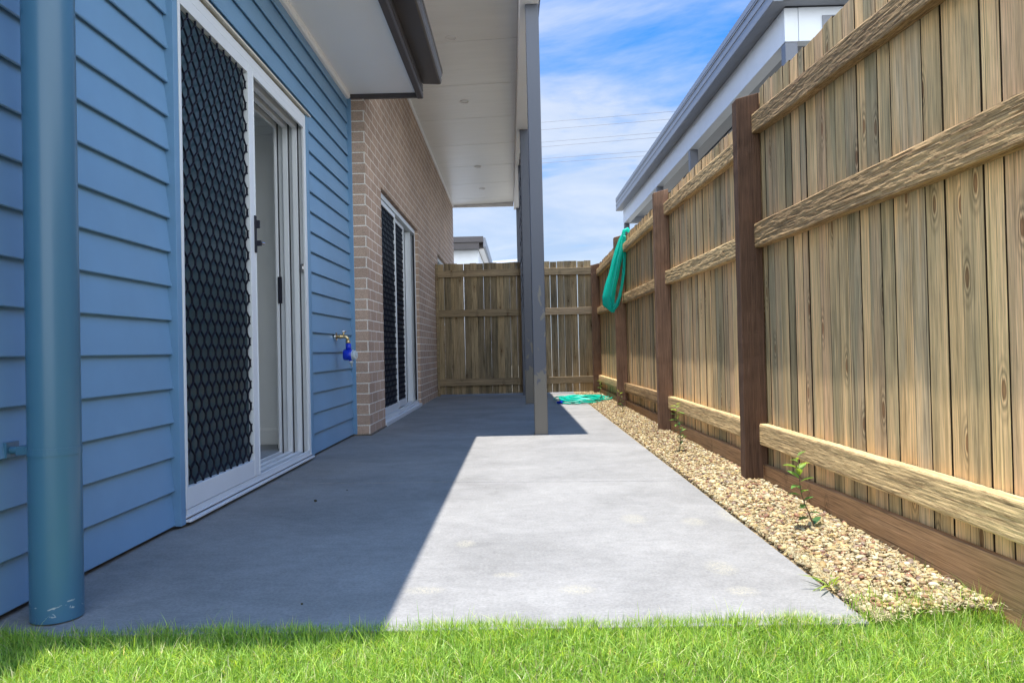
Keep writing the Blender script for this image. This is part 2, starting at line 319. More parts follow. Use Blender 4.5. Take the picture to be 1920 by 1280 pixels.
# gravel / grass / soil
m_ = Mat('pebble'); m_.set(rough=.6, spec=.35); vec, t = m_.attr()
c = m_.ramp(t[0], [(0, (.52, .41, .23, 1)), (.25, (.58, .50, .34, 1)), (.42, (.46, .32, .19, 1)), (.55, (.66, .57, .40, 1)), (.68, (.30, .15, .10, 1)), (.78, (.60, .43, .20, 1)), (.88, (.27, .20, .17, 1)), (.95, (.70, .62, .48, 1))], 'CONSTANT')
c = m_.mix(1., c, m_.ramp(t[1], [(0, (.42, .39, .31, 1)), (1, (.88, .86, .74, 1))]), 'MULTIPLY'); c = m_.mix(.5, c, m_.ramp(m_.noise(m_.co(), 170, 4, .6), [(.3, .7), (.7, 1.3)]), 'MULTIPLY')
m_.col(c); m_.bump(m_.noise(m_.co(), 300, 3), .3, .001); M['pebble'] = m_
m_ = Mat('gravel_bed'); m_.set(rough=.95, spec=.1)
m_.col(m_.ramp(m_.noise(m_.co(), 90, 5, .7), [(.3, (.10, .07, .04, 1)), (.5, (.30, .22, .12, 1)), (.7, (.48, .38, .22, 1))])); m_.bump(m_.noise(m_.co(), 90, 4), .8, .01); M['bed'] = m_
m_ = Mat('soil'); m_.set(rough=.95, spec=.1)
m_.col(m_.ramp(m_.noise(m_.co(), 60, 5, .7), [(.3, (.035, .028, .02, 1)), (.7, (.09, .08, .045, 1))])); m_.bump(m_.noise(m_.co(), 60, 4), .8, .02); M['soil'] = m_
m_ = Mat('far_ground'); m_.set(rough=.95, spec=.1)
m_.col(m_.ramp(m_.noise(m_.co(), .6, 6, .7), [(.3, (.16, .15, .12, 1)), (.7, (.24, .225, .19, 1))])); M['far'] = m_
def leafmat(name, stops, trans=.45, rough=.45):
    m_ = Mat(name); vec, t = m_.attr(); nt = m_.n
    c = m_.ramp(t[0], stops); c = m_.mix(1., c, m_.ramp(t[1], [(0, (.5, .55, .55, 1)), (.5, 1.), (1, (1.2, 1.15, 1.3, 1))]), 'MULTIPLY')
    m_.col(c); m_.set(rough=rough, spec=.35)
    tl = nt.new('ShaderNodeBsdfTranslucent'); m_.l.new(m_.mix(1., c, (1.35, 1.25, .5, 1), 'MULTIPLY'), tl.inputs[0])
    ms = nt.new('ShaderNodeMixShader'); ms.inputs[0].default_value = trans
    m_.l.new(m_.b.outputs[0], ms.inputs[1]); m_.l.new(tl.outputs[0], ms.inputs[2]); m_.l.new(ms.outputs[0], nt['Material Output'].inputs[0]); return m_
M['grass'] = leafmat('grass_blade', [(0, (.15, .31, .04, 1)), (.5, (.36, .57, .11, 1)), (.85, (.55, .72, .14, 1)), (.93, (.62, .68, .28, 1)), (.97, (.70, .63, .40, 1))], .5)
M['leaf'] = leafmat('seedling_leaf', [(0, (.06, .15, .05, 1)), (.5, (.13, .28, .06, 1)), (1, (.42, .50, .07, 1))], .4, .35)
M['straw'] = Mat('dry_straw').set(col=(.42, .36, .20, 1), rough=.7)
M['stem'] = Mat('seedling_stem').set(col=(.14, .09, .05, 1), rough=.7)
m_ = Mat('green_cloth'); m_.set(col=(.0, .56, .47, 1), rough=.45)
tl = m_.n.new('ShaderNodeBsdfTranslucent'); tl.inputs[0].default_value = (0, .85, .65, 1); ms = m_.n.new('ShaderNodeMixShader'); ms.inputs[0].default_value = .5
m_.l.new(m_.b.outputs[0], ms.inputs[1]); m_.l.new(tl.outputs[0], ms.inputs[2]); m_.l.new(ms.outputs[0], m_.n['Material Output'].inputs[0]); M['cloth'] = m_
M['hose'] = Mat('green_hose').set(col=(.0, .42, .30, 1), rough=.35)
# ------------------------------------------------------------------ ground
def struct(name, mb, mat, **k):
    o = part(name, mb, mat, **k); o['kind'] = 'structure'; return o
g = MB(); g.add([(-900, -900, -.16), (900, -900, -.16), (900, 2500, -.16), (-900, 2500, -.16)], [(0, 1, 2, 3)]); struct('ground', g, M['far'])
struct('lawn', bx(-1.9, 1.19, -2.2, 1.825, -.14, -.022), M['soil'])
J0, J1 = 3.93, 3.76
sl = MB()
for (ya, yb, yc, yd) in ((1.83, 1.81, J1-.004, J0-.004), (J0+.004, J1+.004, 11.7, 11.7)):
    x0, x1 = -1.40, .832
    vs = [(x0, ya, -.12), (x1, yb, -.12), (x1, yc, -.12), (x0, yd, -.12), (x0, ya, 0), (x1, yb, 0), (x1, yc, 0), (x0, yd, 0)]
    sl.add(vs, [(3, 2, 1, 0), (4, 5, 6, 7), (0, 1, 5, 4), (1, 2, 6, 5), (2, 3, 7, 6), (3, 0, 4, 7)])
struct('concrete_slab', sl, M['concrete'], bevel=.0025)
struct('garden_bed', bx(.834, 1.19, 1.86, 11.7, -.13, -.006), M['bed'])
# ------------------------------------------------------------------ house
H = root('house', (-1.36, 3.0, 0), 'blue weatherboard and brown brick house with white sliding doors, left of the concrete', 'house')
XW = -1.376; P = .1338
def boards(mb, y0, y1, z0, z1):
    k = 0
    while True:
        zb = .016 + P*k; zt = zb+P; k += 1
        if zb >= z1: break
        if zt <= z0+.02: continue
        a = max(zb, z0); b = min(zt, z1)
        fx = lambda z: XW + .020*(1-(z-zb)/P)
        t = rt(); xb = fx(a); xt = fx(b)
        pr = [(XW-.03, a+.016), (xb-.0075, a+.016), (xb-.007, a), (xb-.0025, a), (xb, a+.003), (xt, b+.016), (XW-.03, b+.016)]
        mb.prism_y(pr, y0, y1, tone=t)
wb = MB()
boards(wb, 1.30, 2.922, 0, 2.8); boards(wb, 4.832, 6.10, 0, 2.8); boards(wb, 2.922, 4.832, 2.235, 2.8)
wall = part('weatherboard_wall', wb, M['board'], H)
bk = MB(); bk.box(-1.50, XW-.028, 1.32, 2.930, .02, 2.82); bk.box(-1.50, XW-.028, 4.83, 6.09, .02, 2.82); bk.box(-1.50, XW-.028, 2.930, 4.83, 2.22, 2.82)
bk.box(-8.0, -1.50, 1.32, 1.45, .02, 2.82)
part('wall_frame', bk, M['board'], H)
part('footing', bx(-1.62, -1.392, 1.30, 6.12, -.1, .03), M['footing'], H)
tr_ = MB(); tr_.box(XW-.01, -1.334, 2.919, 2.961, .012, 2.20)
part('door_trim', tr_, M['trim_blue'], H, bevel=.002)
tr_ = MB(); tr_.box(XW-.01, -1.334, 4.777, 4.836, .012, 2.215); part('door_trim', tr_, M['trim_blue'], H, bevel=.002)
tr_ = MB(); tr_.box(XW-.01, -1.332, 6.10, 6.155, .012, 2.80); part('corner_trim', tr_, M['trim_blue'], H, bevel=.003)
tr_ = MB(); tr_.box(XW-.01, -1.33, 1.26, 1.30, .012, 2.80); part('corner_trim', tr_, M['trim_blue'], H, bevel=.003)
tr_ = MB(); tr_.prism_y([(XW-.01, 2.245), (-1.345, 2.24), (-1.318, 2.222), (-1.318, 2.213), (XW-.01, 2.225)], 2.905, 4.835); part('head_flashing', tr_, M['cream'], H)
tr_ = MB(); tr_.prism_y([(XW, 2.80), (XW, 2.762), (-1.345, 2.762), (-1.335, 2.775), (-1.335, 2.80)], 1.2, 6.12); part('eave_mould', tr_, M['soffit'], H)
# sliding screen door
Y0, Y1, ZB, ZT = 2.962, 4.775, .03, 2.205; XF = -1.338
D = MB()
D.box(-1.53, XF-.004, Y0, Y0+.011, ZB, ZT)                                   # near jamb
D.box(-1.53, XF, Y0+.022, Y1-.022, 2.158, ZT)                           # head
for a, b in ((-1.53, -1.515), (-1.475, -1.445), (-1.415, -1.385), (-1.352, XF)):   # head and far jamb lips
    D.box(a, b, Y0+.022, Y1-.04, 2.118, 2.158)
    D.box(a, b, Y1-.045, Y1-.02, ZB+.02, 2.158)
    D.box(a, b, Y0+.022, Y1-.045, ZB+.012, ZB+.034)
D.box(-1.53, XF, Y1-.02, Y1, ZB, ZT)
D.box(-1.53, XF+.004, Y0, Y1, ZB-.008, ZB+.012)                         # sill
D.box(XF-.01, XF+.022, Y0, Y1, ZB-.012, ZB-.002)
door = part('sliding_door', D, M['white_al'], H, label='white framed sliding door set in the blue boards, half open behind a diamond mesh screen', bevel=.0015)
G = MB()
for a, b in ((-1.515, -1.475), (-1.445, -1.415), (-1.385, -1.352)):
    G.box(a, b, Y0+.022, Y1-.03, ZB+.0125, ZB+.016); G.box(a, b, Y0+.022, Y1-.03, 2.154, 2.1575); G.box(a, a+.0065, Y1-.028, Y1-.0205, ZB+.02, 2.15)
G.box(XF-.0005, XF+.006, Y0, Y1, ZB+.0, ZB+.004)
part('track_groove', G, M['groove'], door)
def screen(prefix, parent, xa, xb, y0, y1, z0, z1, st, rail_b, per=.082, pz=.108, y_off=.0, stl=None, str_=None):
    sa = stl or st; sb = str_ or st
    F_ = MB(); F_.box(xa, xb, y0, y0+sa, z0, z1); F_.box(xa, xb, y1-sb, y1, z0, z1)
    F_.box(xa+.001, xb-.001, y0+sa, y1-sb, z0, z0+rail_b); F_.box(xa+.001, xb-.001, y0+sa, y1-sb, z1-.045, z1)
    F_.box(xb-.001, xb+.003, y1-.012, y1-.004, z0, z1)
    fo = part('screen_panel', F_, M['white_al'], parent, bevel=.002)
    G_ = MB(); xm = (xa+xb)/2; a0, a1, b0, b1 = y0+sa, y1-sb, z0+rail_b, z1-.045
    nc = int((a1-a0)/(per/2))+1
    def clipbar(p, q, wy):
        if p[0] > q[0]: p, q = q, p
        (ya, za), (yb, zb) = p, q
        if yb <= a0 or ya >= a1 or max(za, zb) <= b0 or min(za, zb) >= b1: return
        if ya < a0: za += (zb-za)*(a0-ya)/(yb-ya); ya = a0
        if yb > a1: zb = za+(zb-za)*(a1-ya)/(yb-ya); yb = a1
        za = min(max(za, b0), b1); zb = min(max(zb, b0), b1)
        if abs(za-zb)+abs(ya-yb) > .002: G_.bar((xm+.003, ya, za), (xm+.003, yb, zb), wy, .0085)
    for c in range(-1, nc+1):
        y = a0+y_off+c*per/2; k = -1
        while True:
            z = b0 + k*pz + (c % 2)*pz/2; k += 1
            if z-.03 > b1: break
            if a0+.002 < y < a1-.002: clipbar((y, z-.0115), (y+1e-5, z+.0115), .0058)
            clipbar((y, z+.011), (y+per/2, z+pz/2-.011), .0034); clipbar((y, z-.011), (y+per/2, z-pz/2+.011), .0034)
    part('screen_mesh', G_, M['black'], parent)
    part('fly_screen', bx(xa+.003, xa+.0045, a0-.002, a1+.002, b0-.002, b1+.002), M['fly'], parent)
    return fo
screen('screen', door, -1.366, XF+.002, 2.9735, 3.825, ZB+.036, 2.150, .0, .085, per=.077, pz=.108, y_off=.012, stl=.020, str_=.078)
hb = MB(); hb.box(XF, XF+.010, 3.798, 3.818, 1.20, 1.39); hb.box(XF, XF+.028, 3.801, 3.815, 1.325, 1.365); hb.box(XF, XF+.034, 3.801, 3.817, 1.235, 1.262)
part('handle', hb, M['black'], door, bevel=.002)
hb = MB(); hb.tube([(XF+.030, 3.815, 1.25), (XF+.036, 3.84, 1.25)], .008, 10); part('handle', hb, M['chrome'], door)
kp = MB(); kp.box(-1.518, -1.492, Y1-.052, Y1-.046, 1.00, 1.17); kp.box(-1.51, -1.50, Y1-.056, Y1-.05, 1.02, 1.15); part('lock_keeper', kp, M['black'], door, bevel=.001)
kp = MB(); kp.box(-1.372, -1.35, Y1-.05, Y1-.0455, 1.20, 1.25); kp.box(-1.366, -1.356, Y1-.055, Y1-.049, 1.215, 1.235); part('lock_keeper', kp, M['chrome'], door, bevel=.001)
gp = MB(); gp.box(-1.432, -1.426, 3.04, 3.99, .15, 2.09); part('glass_pane', gp, M['glass'], door)
gp = MB()
gp.box(-1.444, -1.416, 2.99, 3.045, ZB+.036, 2.14); gp.box(-1.443, -1.417, 4.015, 4.04, ZB+.036, 2.14)
gp.box(-1.443, -1.417, 3.045, 3.97, ZB+.036, .15); gp.box(-1.443, -1.417, 3.045, 3.97, 2.09, 2.14)
il = MB(); il.box(-1.447, -1.413, 3.97, 4.013, ZB+.036, 2.139); part('interlock_stile', il, M['black'], door, bevel=.001)  # aluminium stile coloured black, its shade painted in
part('glass_panel_frame', gp, M['white_al'], door, bevel=.002)
# interior
I_ = MB(); t_ = .05
I_.box(-5.0, -1.51, 5.06, 5.12, .07, 2.3); I_.box(-5.0, -1.51, 1.5, 1.56, .07, 2.3)
I_.box(-5.06, -5.0, 1.5, 5.12, .07, .9); I_.box(-5.06, -5.0, 1.5, 1.9, .9, 2.3); I_.box(-5.06, -5.0, 4.7, 5.12, .9, 2.3)
I_.box(-5.0, -1.51, 1.5, 5.12, 2.262, 2.32); I_.box(-1.56, -1.505, 1.56, 2.95, .07, 2.26); I_.box(-1.56, -1.505, 4.80, 5.06, .07, 2.26)
part('interior_wall', I_, M['room'], H)
sk_ = MB(); sk_.prism_x([(5.06, .07), (5.045, .07), (5.045, .165), (5.052, .18), (5.06, .18)], -5, -1.565); part('skirting_board', sk_, M['room'], H)
sk_ = MB(); sk_.prism_x([(5.06, 2.175), (5.06, 2.262), (4.975, 2.262), (4.985, 2.245), (5.03, 2.225), (5.045, 2.175)], -5, -1.565); part('cornice', sk_, M['room'], H)
part('interior_floor', bx(-5.06, -1.532, 1.5, 5.12, .0, .069), M['floor'], H)
# brick wing
XB = -1.225; BY0, BY1 = 6.108, 14.6
def ztop(y): return 3.60+.0215*(14.5-y)
B = MB()
def wallq(y0, y1, z0, z1):        # brick piece with 110 mm thickness, sloping top when z1 is None
    za = z1 if z1 is not None else ztop(y0); zb = z1 if z1 is not None else ztop(y1)
    vs = [(XB-.11, y0, z0), (XB, y0, z0), (XB, y1, z0), (XB-.11, y1, z0), (XB-.11, y0, za), (XB, y0, za), (XB, y1, zb), (XB-.11, y1, zb)]
    B.add(vs, [(3, 2, 1, 0), (4, 5, 6, 7), (0, 1, 5, 4), (1, 2, 6, 5), (2, 3, 7, 6), (3, 0, 4, 7)])
DY0, DY1, DZ = 6.80, 9.31, 2.19; WY0, WY1, WZ0, WZ1 = 11.58, 13.4, 1.1, 2.19
wallq(BY0, DY0, -.05, None); wallq(DY0, DY1, DZ, None); wallq(DY1, WY0, -.05, None); wallq(WY0, WY1, -.05, WZ0); wallq(WY0, WY1, WZ1, None); wallq(WY1, BY1, -.05, None)
B.box(-8, XB-.11, BY1-.11, BY1, -.05, 3.56); B.box(-8, XB-.11, BY0, BY0+.11, 2.82, 3.72)
part('brick_wall', B, M['brick'], H)
f_ = MB(); f_.box(XB-.13, XB+.012, BY0-.01, DY0-.002, -.05, .012); part('footing', f_, M['footing'], H)
inn = MB(); inn.box(-4.5, -1.40, BY0+.15, 14.4, 2.5, 2.55); inn.box(-4.5, -4.45, 6.2, 14.4, 0, 2.5); inn.box(-4.45, -1.40, 6.2, 6.25, 0.02, 2.5); inn.box(-4.45, -1.40, 9.8, 9.85, 0.02, 2.5); inn.box(-4.5, -1.37, 6.2, 14.4, -.05, .02)
inn.box(-4.45, -1.40, 13.9, 13.95, .02, 2.5)
part('interior_wall', inn, M['room'], H)
# stacking door in the brick
x0, x1 = -1.375, -1.262; E_ = MB()
E_.box(x0, x1, DY0, DY0+.03, .06, DZ-.01); E_.box(x0, x1, DY1-.04, DY1, .06, DZ-.01); E_.box(x0, x1+.004, DY0+.03, DY1-.04, DZ-.06, DZ-.01); E_.box(x0, x1+.012, DY0, DY1, .035, .06)
E_.box(x1-.012, x1+.002, DY0+.03, DY1-.04, .06, .078); E_.box(-1.34, -1.33, DY0+.03, DY1-.04, .06, .078)
E_.box(x0, x1+.05, DY0, DY1, .0, .035)
d2 = part('sliding_door', E_, M['white_al'], H, label='white framed stacking door in the brick wall with two dark mesh screens', bevel=.002)
screen('s', d2, -1.292, -1.268, DY0+.032, 7.83, .08, DZ-.065, .035, .07)
screen('s', d2, -1.322, -1.298, 7.76, 8.60, .08, DZ-.065, .035, .07)
q = MB(); q.box(-1.345, -1.285, 9.02, 9.05, .08, DZ-.065); q.box(-1.345, -1.335, 8.98, 9.05, .08, DZ-.065); part('door_stile', q, M['white_al'], d2, bevel=.002)
q = MB(); q.box(-1.284, -1.268, 9.235, 9.262, .08, DZ-.07); part('track_groove', q, M['groove'], d2)
q = MB(); q.box(-1.352, -1.346, DY0+.06, 9.2, .10, DZ-.08); part('glass_pane', q, M['glass'], d2)
q = MB(); q.box(-1.366, -1.354, DY0+.03, 8.98, .08, DZ-.065); part('dark_backing', q, M['black'], d2)  # black sheet set behind the glass
# window behind the fence
q = MB(); q.box(-1.34, -1.27, WY0, WY0+.04, WZ0, WZ1); q.box(-1.34, -1.27, WY1-.04, WY1, WZ0, WZ1); q.box(-1.34, -1.27, WY0, WY1, WZ1-.05, WZ1-.001); q.box(-1.34, -1.24, WY0, WY1, WZ0, WZ0+.05)
q.box(-1.33, -1.28, 12.45, 12.49, WZ0+.05, WZ1-.05); q.box(-1.31, -1.28, WY0+.04, WY1-.04, 2.06, 2.09)
wn = part('window', q, M['white_al'], H); part('glass_pane', bx(-1.312, -1.306, WY0+.04, WY1-.04, WZ0+.05, WZ1-.05), M['glass'], wn)
# low eave
part('eave_soffit', bx(-1.372, -.785, 1.68, 6.10, 2.80, 2.812), M['soffit'], H)
q = MB(); q.box(-.785, -.742, 1.68, 6.13, 2.757, 2.96); q.box(-.742, -.738, 1.68, 6.13, 2.76, 2.80); q.box(-.742, -.738, 1.68, 6.13, 2.815, 2.87)
q.box(-1.36, -.785, 6.10, 6.13, 2.762, 2.96); q.box(-1.36, -.785, 1.65, 1.68, 2.762, 2.96); part('fascia', q, M['fascia'], H, bevel=.002)
q = MB(); q.prism_y([(-.738, 2.875), (-.60, 2.868), (-.588, 2.874), (-.582, 2.90), (-.586, 2.925), (-.576, 2.94), (-.576, 2.955), (-.572, 2.957), (-.572, 2.985), (-.582, 2.985), (-.738, 2.985)], 1.66, 6.118); part('gutter', q, M['gutter'], H)
q = MB()
vs = [(-.66, 1.66, 2.99), (-8, 1.66, 3.35), (-8, 6.10, 3.35), (-.66, 6.10, 2.99), (-.66, 1.66, 3.02), (-8, 1.66, 3.38), (-8, 6.10, 3.38), (-.66, 6.10, 3.02)]
q.add(vs, [(0, 1, 2, 3), (7, 6, 5, 4), (0, 4, 5, 1), (1, 5, 6, 2), (2, 6, 7, 3), (3, 7, 4, 0)]); part('metal_roof', q, M['gutter'], H)
# patio roof
RY0, RY1 = 5.765, 14.55
def sx(y): return .115 - .0115*(y-5.88)
def zs(x, y): return 3.51+.045*(x+1.225)/1.3+.0215*(14.5-y)
ps = MB(); ys = [RY0+.03, 6.12] + [7.25+1.13*i for i in range(7)] + [RY1-.02]
for i in range(len(ys)-1):
    a, b = ys[i]+.004, ys[i+1]-.004; xa, xb = XB+.002, sx(a)-.045; xc = sx(b)-.045
    vs = [(xa, a, zs(xa, a)), (xb, a, zs(xb, a)), (xc, b, zs(xc, b)), (xa, b, zs(xa, b))]; vs += [(x, y, z+.05) for x, y, z in vs]
    ps.add(vs, [(0, 1, 2, 3), (7, 6, 5, 4), (0, 4, 5, 1), (1, 5, 6, 2), (2, 6, 7, 3), (3, 7, 4, 0)])
psoff = part('patio_soffit', ps, M['panel'], H, bevel=.0015)
q = MB(); vs = [(XB, RY0+.02, zs(XB, RY0)+.008), (.1, RY0+.02, zs(.1, RY0)+.008), (.0, RY1, zs(.0, RY1)+.008), (XB, RY1, zs(XB, RY1)+.008)]; q.add(vs, [(0, 1, 2, 3)])
part('joint_strip', q, M['fascia'], psoff)
q = MB(); q.prism_y([(XB, zs(XB, 6.15)-.03), (XB+.018, zs(XB, 6.15)-.03), (XB+.025, zs(XB, 6.15)-.001), (XB, zs(XB, 6.15)-.001)], 6.15, RY1, dz=-.0215*(RY1-6.15)); part('cornice', q, M['soffit'], H)
q = MB(); q.box(XB, sx(RY1)-.05, RY1, RY1+.03, 3.47, 3.75); part('fascia', q, M['soffit'], H)
for y in (7.16, 8.9, 11.83, 13.3):
    x = -.58; z = zs(x, y); k = 28
    ring = [(r, dz) for r, dz in ((.056, 0), (.054, -.006), (.046, -.007), (.042, -.003))]
    mb = MB(); vs = []
    for r, dz in ring: vs += [(x+r*math.cos(2*math.pi*i/k), y+r*math.sin(2*math.pi*i/k), z+dz-.0005) for i in range(k)]
    mb.add(vs, [(j*k+i, j*k+(i+1) % k, (j+1)*k+(i+1) % k, (j+1)*k+i) for j in range(3) for i in range(k)])
    dl = part('downlight', mb, M['soffit'], psoff, smooth=True)
    mb = MB(); mb.add([(x+.042*math.cos(2*math.pi*i/k), y+.042*math.sin(2*math.pi*i/k), z-.003) for i in range(k)], [tuple(range(k))]); part('patio_soffit_lens', mb, M['light'], psoff) if False else None
# beam: inner lining, lower face, gutter
def skew(prof, y0, y1, dz=0): return MB().prism_y([(x+sx(y0), z) for x, z in prof], y0, y1, dx=sx(y1)-sx(y0), dz=dz)
q = skew([(-.043, 3.405), (.105, 3.405), (.105, 3.80), (-.043, 3.80)], RY0, RY1+.03); part('patio_beam', q, M['soffit'], H, bevel=.004)
q = skew([(.106, 3.47), (.122, 3.46), (.128, 3.50), (.128, 3.82), (.106, 3.82)], RY0-.02, RY1+.05); part('gutter', q, M['gutter'], H)
q = MB(); q.box(XB-.11, sx(RY0)+.10, RY0-.03, RY0, 3.60, 3.86); part('fascia', q, M['fascia'], H)
q = MB(); vs = [(-8, RY0-.03, 3.90), (.235, RY0-.03, 3.86), (.13, RY1+.08, 3.68), (-8, RY1+.08, 3.72)]; vs += [(x, y, z+.03) for x, y, z in vs]
q.add(vs, [(0, 3, 2, 1), (4, 5, 6, 7), (0, 1, 5, 4), (1, 2, 6, 5), (2, 3, 7, 6), (3, 0, 4, 7)]); part('metal_roof', q, M['gutter'], H)
for i, y in enumerate((5.88, 9.25, 11.05, 14.4)):
    x = sx(y)+(.0 if i == 0 else -.0)
    q = MB(); q.box(x, x+.104, y, y+.104, 0, 3.405); p_ = part('patio_post', q, M['post_dusty'] if i < 2 else M['post'], H, bevel=.006)
    if i == 0: p_['label'] = 'nearest square steel post of the patio roof with pale dusty patches'
    q = MB(); q.box(x-.006, x+.11, y-.006, y+.11, -.001, .006); part('base_plate', q, M['post'], p_)
    if i == 1:
        q = MB(); ln = 26
        for j in range(ln):
            z = 3.1-j*.075; q.bar((x-.004, y+.02+.02*math.sin(j*1.9), z), (x-.012-.006*(j % 3), y-.02+.015*math.cos(j*2.3), z-.085), .045, .004)
        part('plastic_film', q, M['black'], p_)
# downpipe
px_, py_ = -1.224, 1.955
q = MB(); q.tube([(px_, py_, .004+2.796*i/14) for i in range(15)], .0625, 48, cap=False); dp = part('downpipe', q, M['pipe'], H, smooth=True)
q = MB(); q.tube([(px_, py_, .428), (px_, py_, .448)], .0638, 48); q.tube([(px_-.06, py_+.02, .438), (px_-.19, py_+.02, .438)], .010, 12); q.box(-1.40, -1.352, py_-.0, py_+.05, .42, .46); q.box(px_-.10, px_-.06, py_-.005, py_+.04, .428, .45)
part('pipe_bracket', q, M['pipe'], dp, smooth=False)
# ------------------------------------------------------------------ garden tap with timer
T = root('garden_tap', (-1.36, 5.55, .8), 'brass garden tap with a blue and grey water timer on the blue wall', 'tap')
ty = 5.55
q = MB(); q.tube([(-1.366, ty, .800), (-1.352, ty, .800), (-1.350, ty, .800)], [.034, .032, .012], 24); part('wall_flange', q, M['chrome'], T, smooth=False)
q = MB(); q.tube([(-1.355, ty, .80), (-1.335, ty, .80), (-1.334, ty, .80), (-1.315, ty, .80), (-1.314, ty, .80), (-1.295, ty, .80), (-1.28, ty, .796), (-1.27, ty, .785), (-1.268, ty, .765)], [.012, .012, .017, .017, .011, .016, .014, .012, .012], 14)
q.tube([(-1.305, ty, .80), (-1.298, ty, .835)], .007, 10); q.tube([(-1.268, ty, .773), (-1.267, ty, .745)], .0175, 14); part('tap_body', q, M['brass'], T, smooth=True)
q = MB(); q.tube([(-1.312, ty-.012, .838), (-1.284, ty+.012, .838)], [.006, .006], 8); q.tube([(-1.30, ty, .832), (-1.297, ty, .845)], .010, 10); part('tap_handle', q, M['chrome'], T, smooth=True)
q = MB(); q.tube([(-1.266, ty, .748), (-1.264, ty, .70)], .020, 20)
q.tube([(-1.302, ty+.0, .665), (-1.296, ty, .665), (-1.235, ty-.006, .662), (-1.228, ty-.007, .662)], [.030, .041, .041, .034], 28); q.tube([(-1.255, ty, .65), (-1.248, ty, .615)], .015, 16)
tb = part('timer_body', q, M['blue_pl'], T, smooth=True, bevel=0)
q = MB(); q.tube([(-1.236, ty-.006, .662), (-1.226, ty-.008, .662)], [.040, .037], 28); q.tube([(-1.225, ty-.008, .662), (-1.214, ty-.01, .661), (-1.206, ty-.012, .661)], [.034, .034, .030], 28); q.tube([(-1.206, ty-.012, .661), (-1.200, ty-.013, .661)], .012, 16); part('timer_dial', q, M['grey_pl'], T, smooth=False, bevel=.001)
q = MB(); q.tube([(-1.248, ty, .618), (-1.246, ty, .603), (-1.2455, ty, .602), (-1.242, ty, .575)], [.016, .016, .008, .007], 14); part('hose_outlet', q, M['grey_pl'], T, smooth=True)
# ------------------------------------------------------------------ fences
def rough_board(xf, thick, ya, yb, za, zb, h, amp, nstep, tone, seed=0):
    """rail running along y whose -x face and edges are rough sawn"""
    mb = MB(); n = max(4, int(abs(yb-ya)/nstep)); mz = max(4, int(h/nstep/.8)); vs = []
    for i in range(n+1):
        f_ = i/n; y = ya+(yb-ya)*f_; z0 = za+(zb-za)*f_; row = []
        wob = .004*noise.noise(Vector((y*2.1, seed, 3)))
        for j in range(mz+1):
            g_ = j/mz; z = z0+h*g_+wob
            e = min(g_, 1-g_)*2
            zz_ = z+.006*noise.noise(Vector((y*4, 0, seed)))
            d = noise.noise(Vector((y*4.5, zz_*150, seed)))*.8+noise.noise(Vector((y*15+9, zz_*340, seed)))*.75+noise.noise(Vector((y*2.5, zz_*35, seed+5)))*.6+noise.noise(Vector((y*110, zz_*200, seed)))*.3
            row.append((xf - amp*d + .0025*(1 if e == 0 else 0), y, z + (.002*noise.noise(Vector((y*40, j, seed))) if e == 0 else 0)))
        t_ = row[-1]; b_ = row[0]
        row = [(xf+thick, y, b_[2])] + row + [(xf+thick, y, t_[2])]
        vs += row
    W = mz+3; fs = []
    for i in range(n):
        for j in range(W-1): fs.append((i*W+j, i*W+j+1, (i+1)*W+j+1, (i+1)*W+j))
        fs.append((i*W+W-1, i*W, (i+1)*W, (i+1)*W+W-1))
    fs.append(tuple(range(W-1, -1, -1))); fs.append(tuple(range(n*W, n*W+W)))
    mb.add(vs, fs, tone); return mb
RF = root('timber_fence', (1.19, 3.6, 0), 'tall rough-sawn timber paling fence along the gravel on the right', 'fence', 'timber paling fences')
XP = 1.187
posts = [(-1.2, 1.86), (1.22, 1.86), (3.585, 1.855), (5.76, 1.86), (8.15, 1.875), (10.72, 1.86)]
for (y, h) in posts:
    n = 40; vs = []; q = MB()
    prof = [(1.072, y), (1.183, y), (1.183, y+.075), (1.072, y+.075)]
    for i in range(n+1):
        z = -.1+(h+.1)*i/n
        for j, (x, yy) in enumerate(prof):
            d = .0035*noise.noise(Vector((z*5, j*7, y*3)))+.002*noise.noise(Vector((z*40, j*7, y*3)))
            top = (.028*(x-1.072)/.11 if i == n else 0)
            vs.append((x+d*(1 if j in (0, 3) else .3), yy+d*.7, z+top))
    fs = [(3, 2, 1, 0), (n*4, n*4+1, n*4+2, n*4+3)] + [(i*4+j, i*4+(j+1) % 4, (i+1)*4+(j+1) % 4, (i+1)*4+j) for i in range(n) for j in range(4)]
    q.add(vs, fs, rt()); part('fence_post', q, M['hardwood'], RF, bevel=.004)
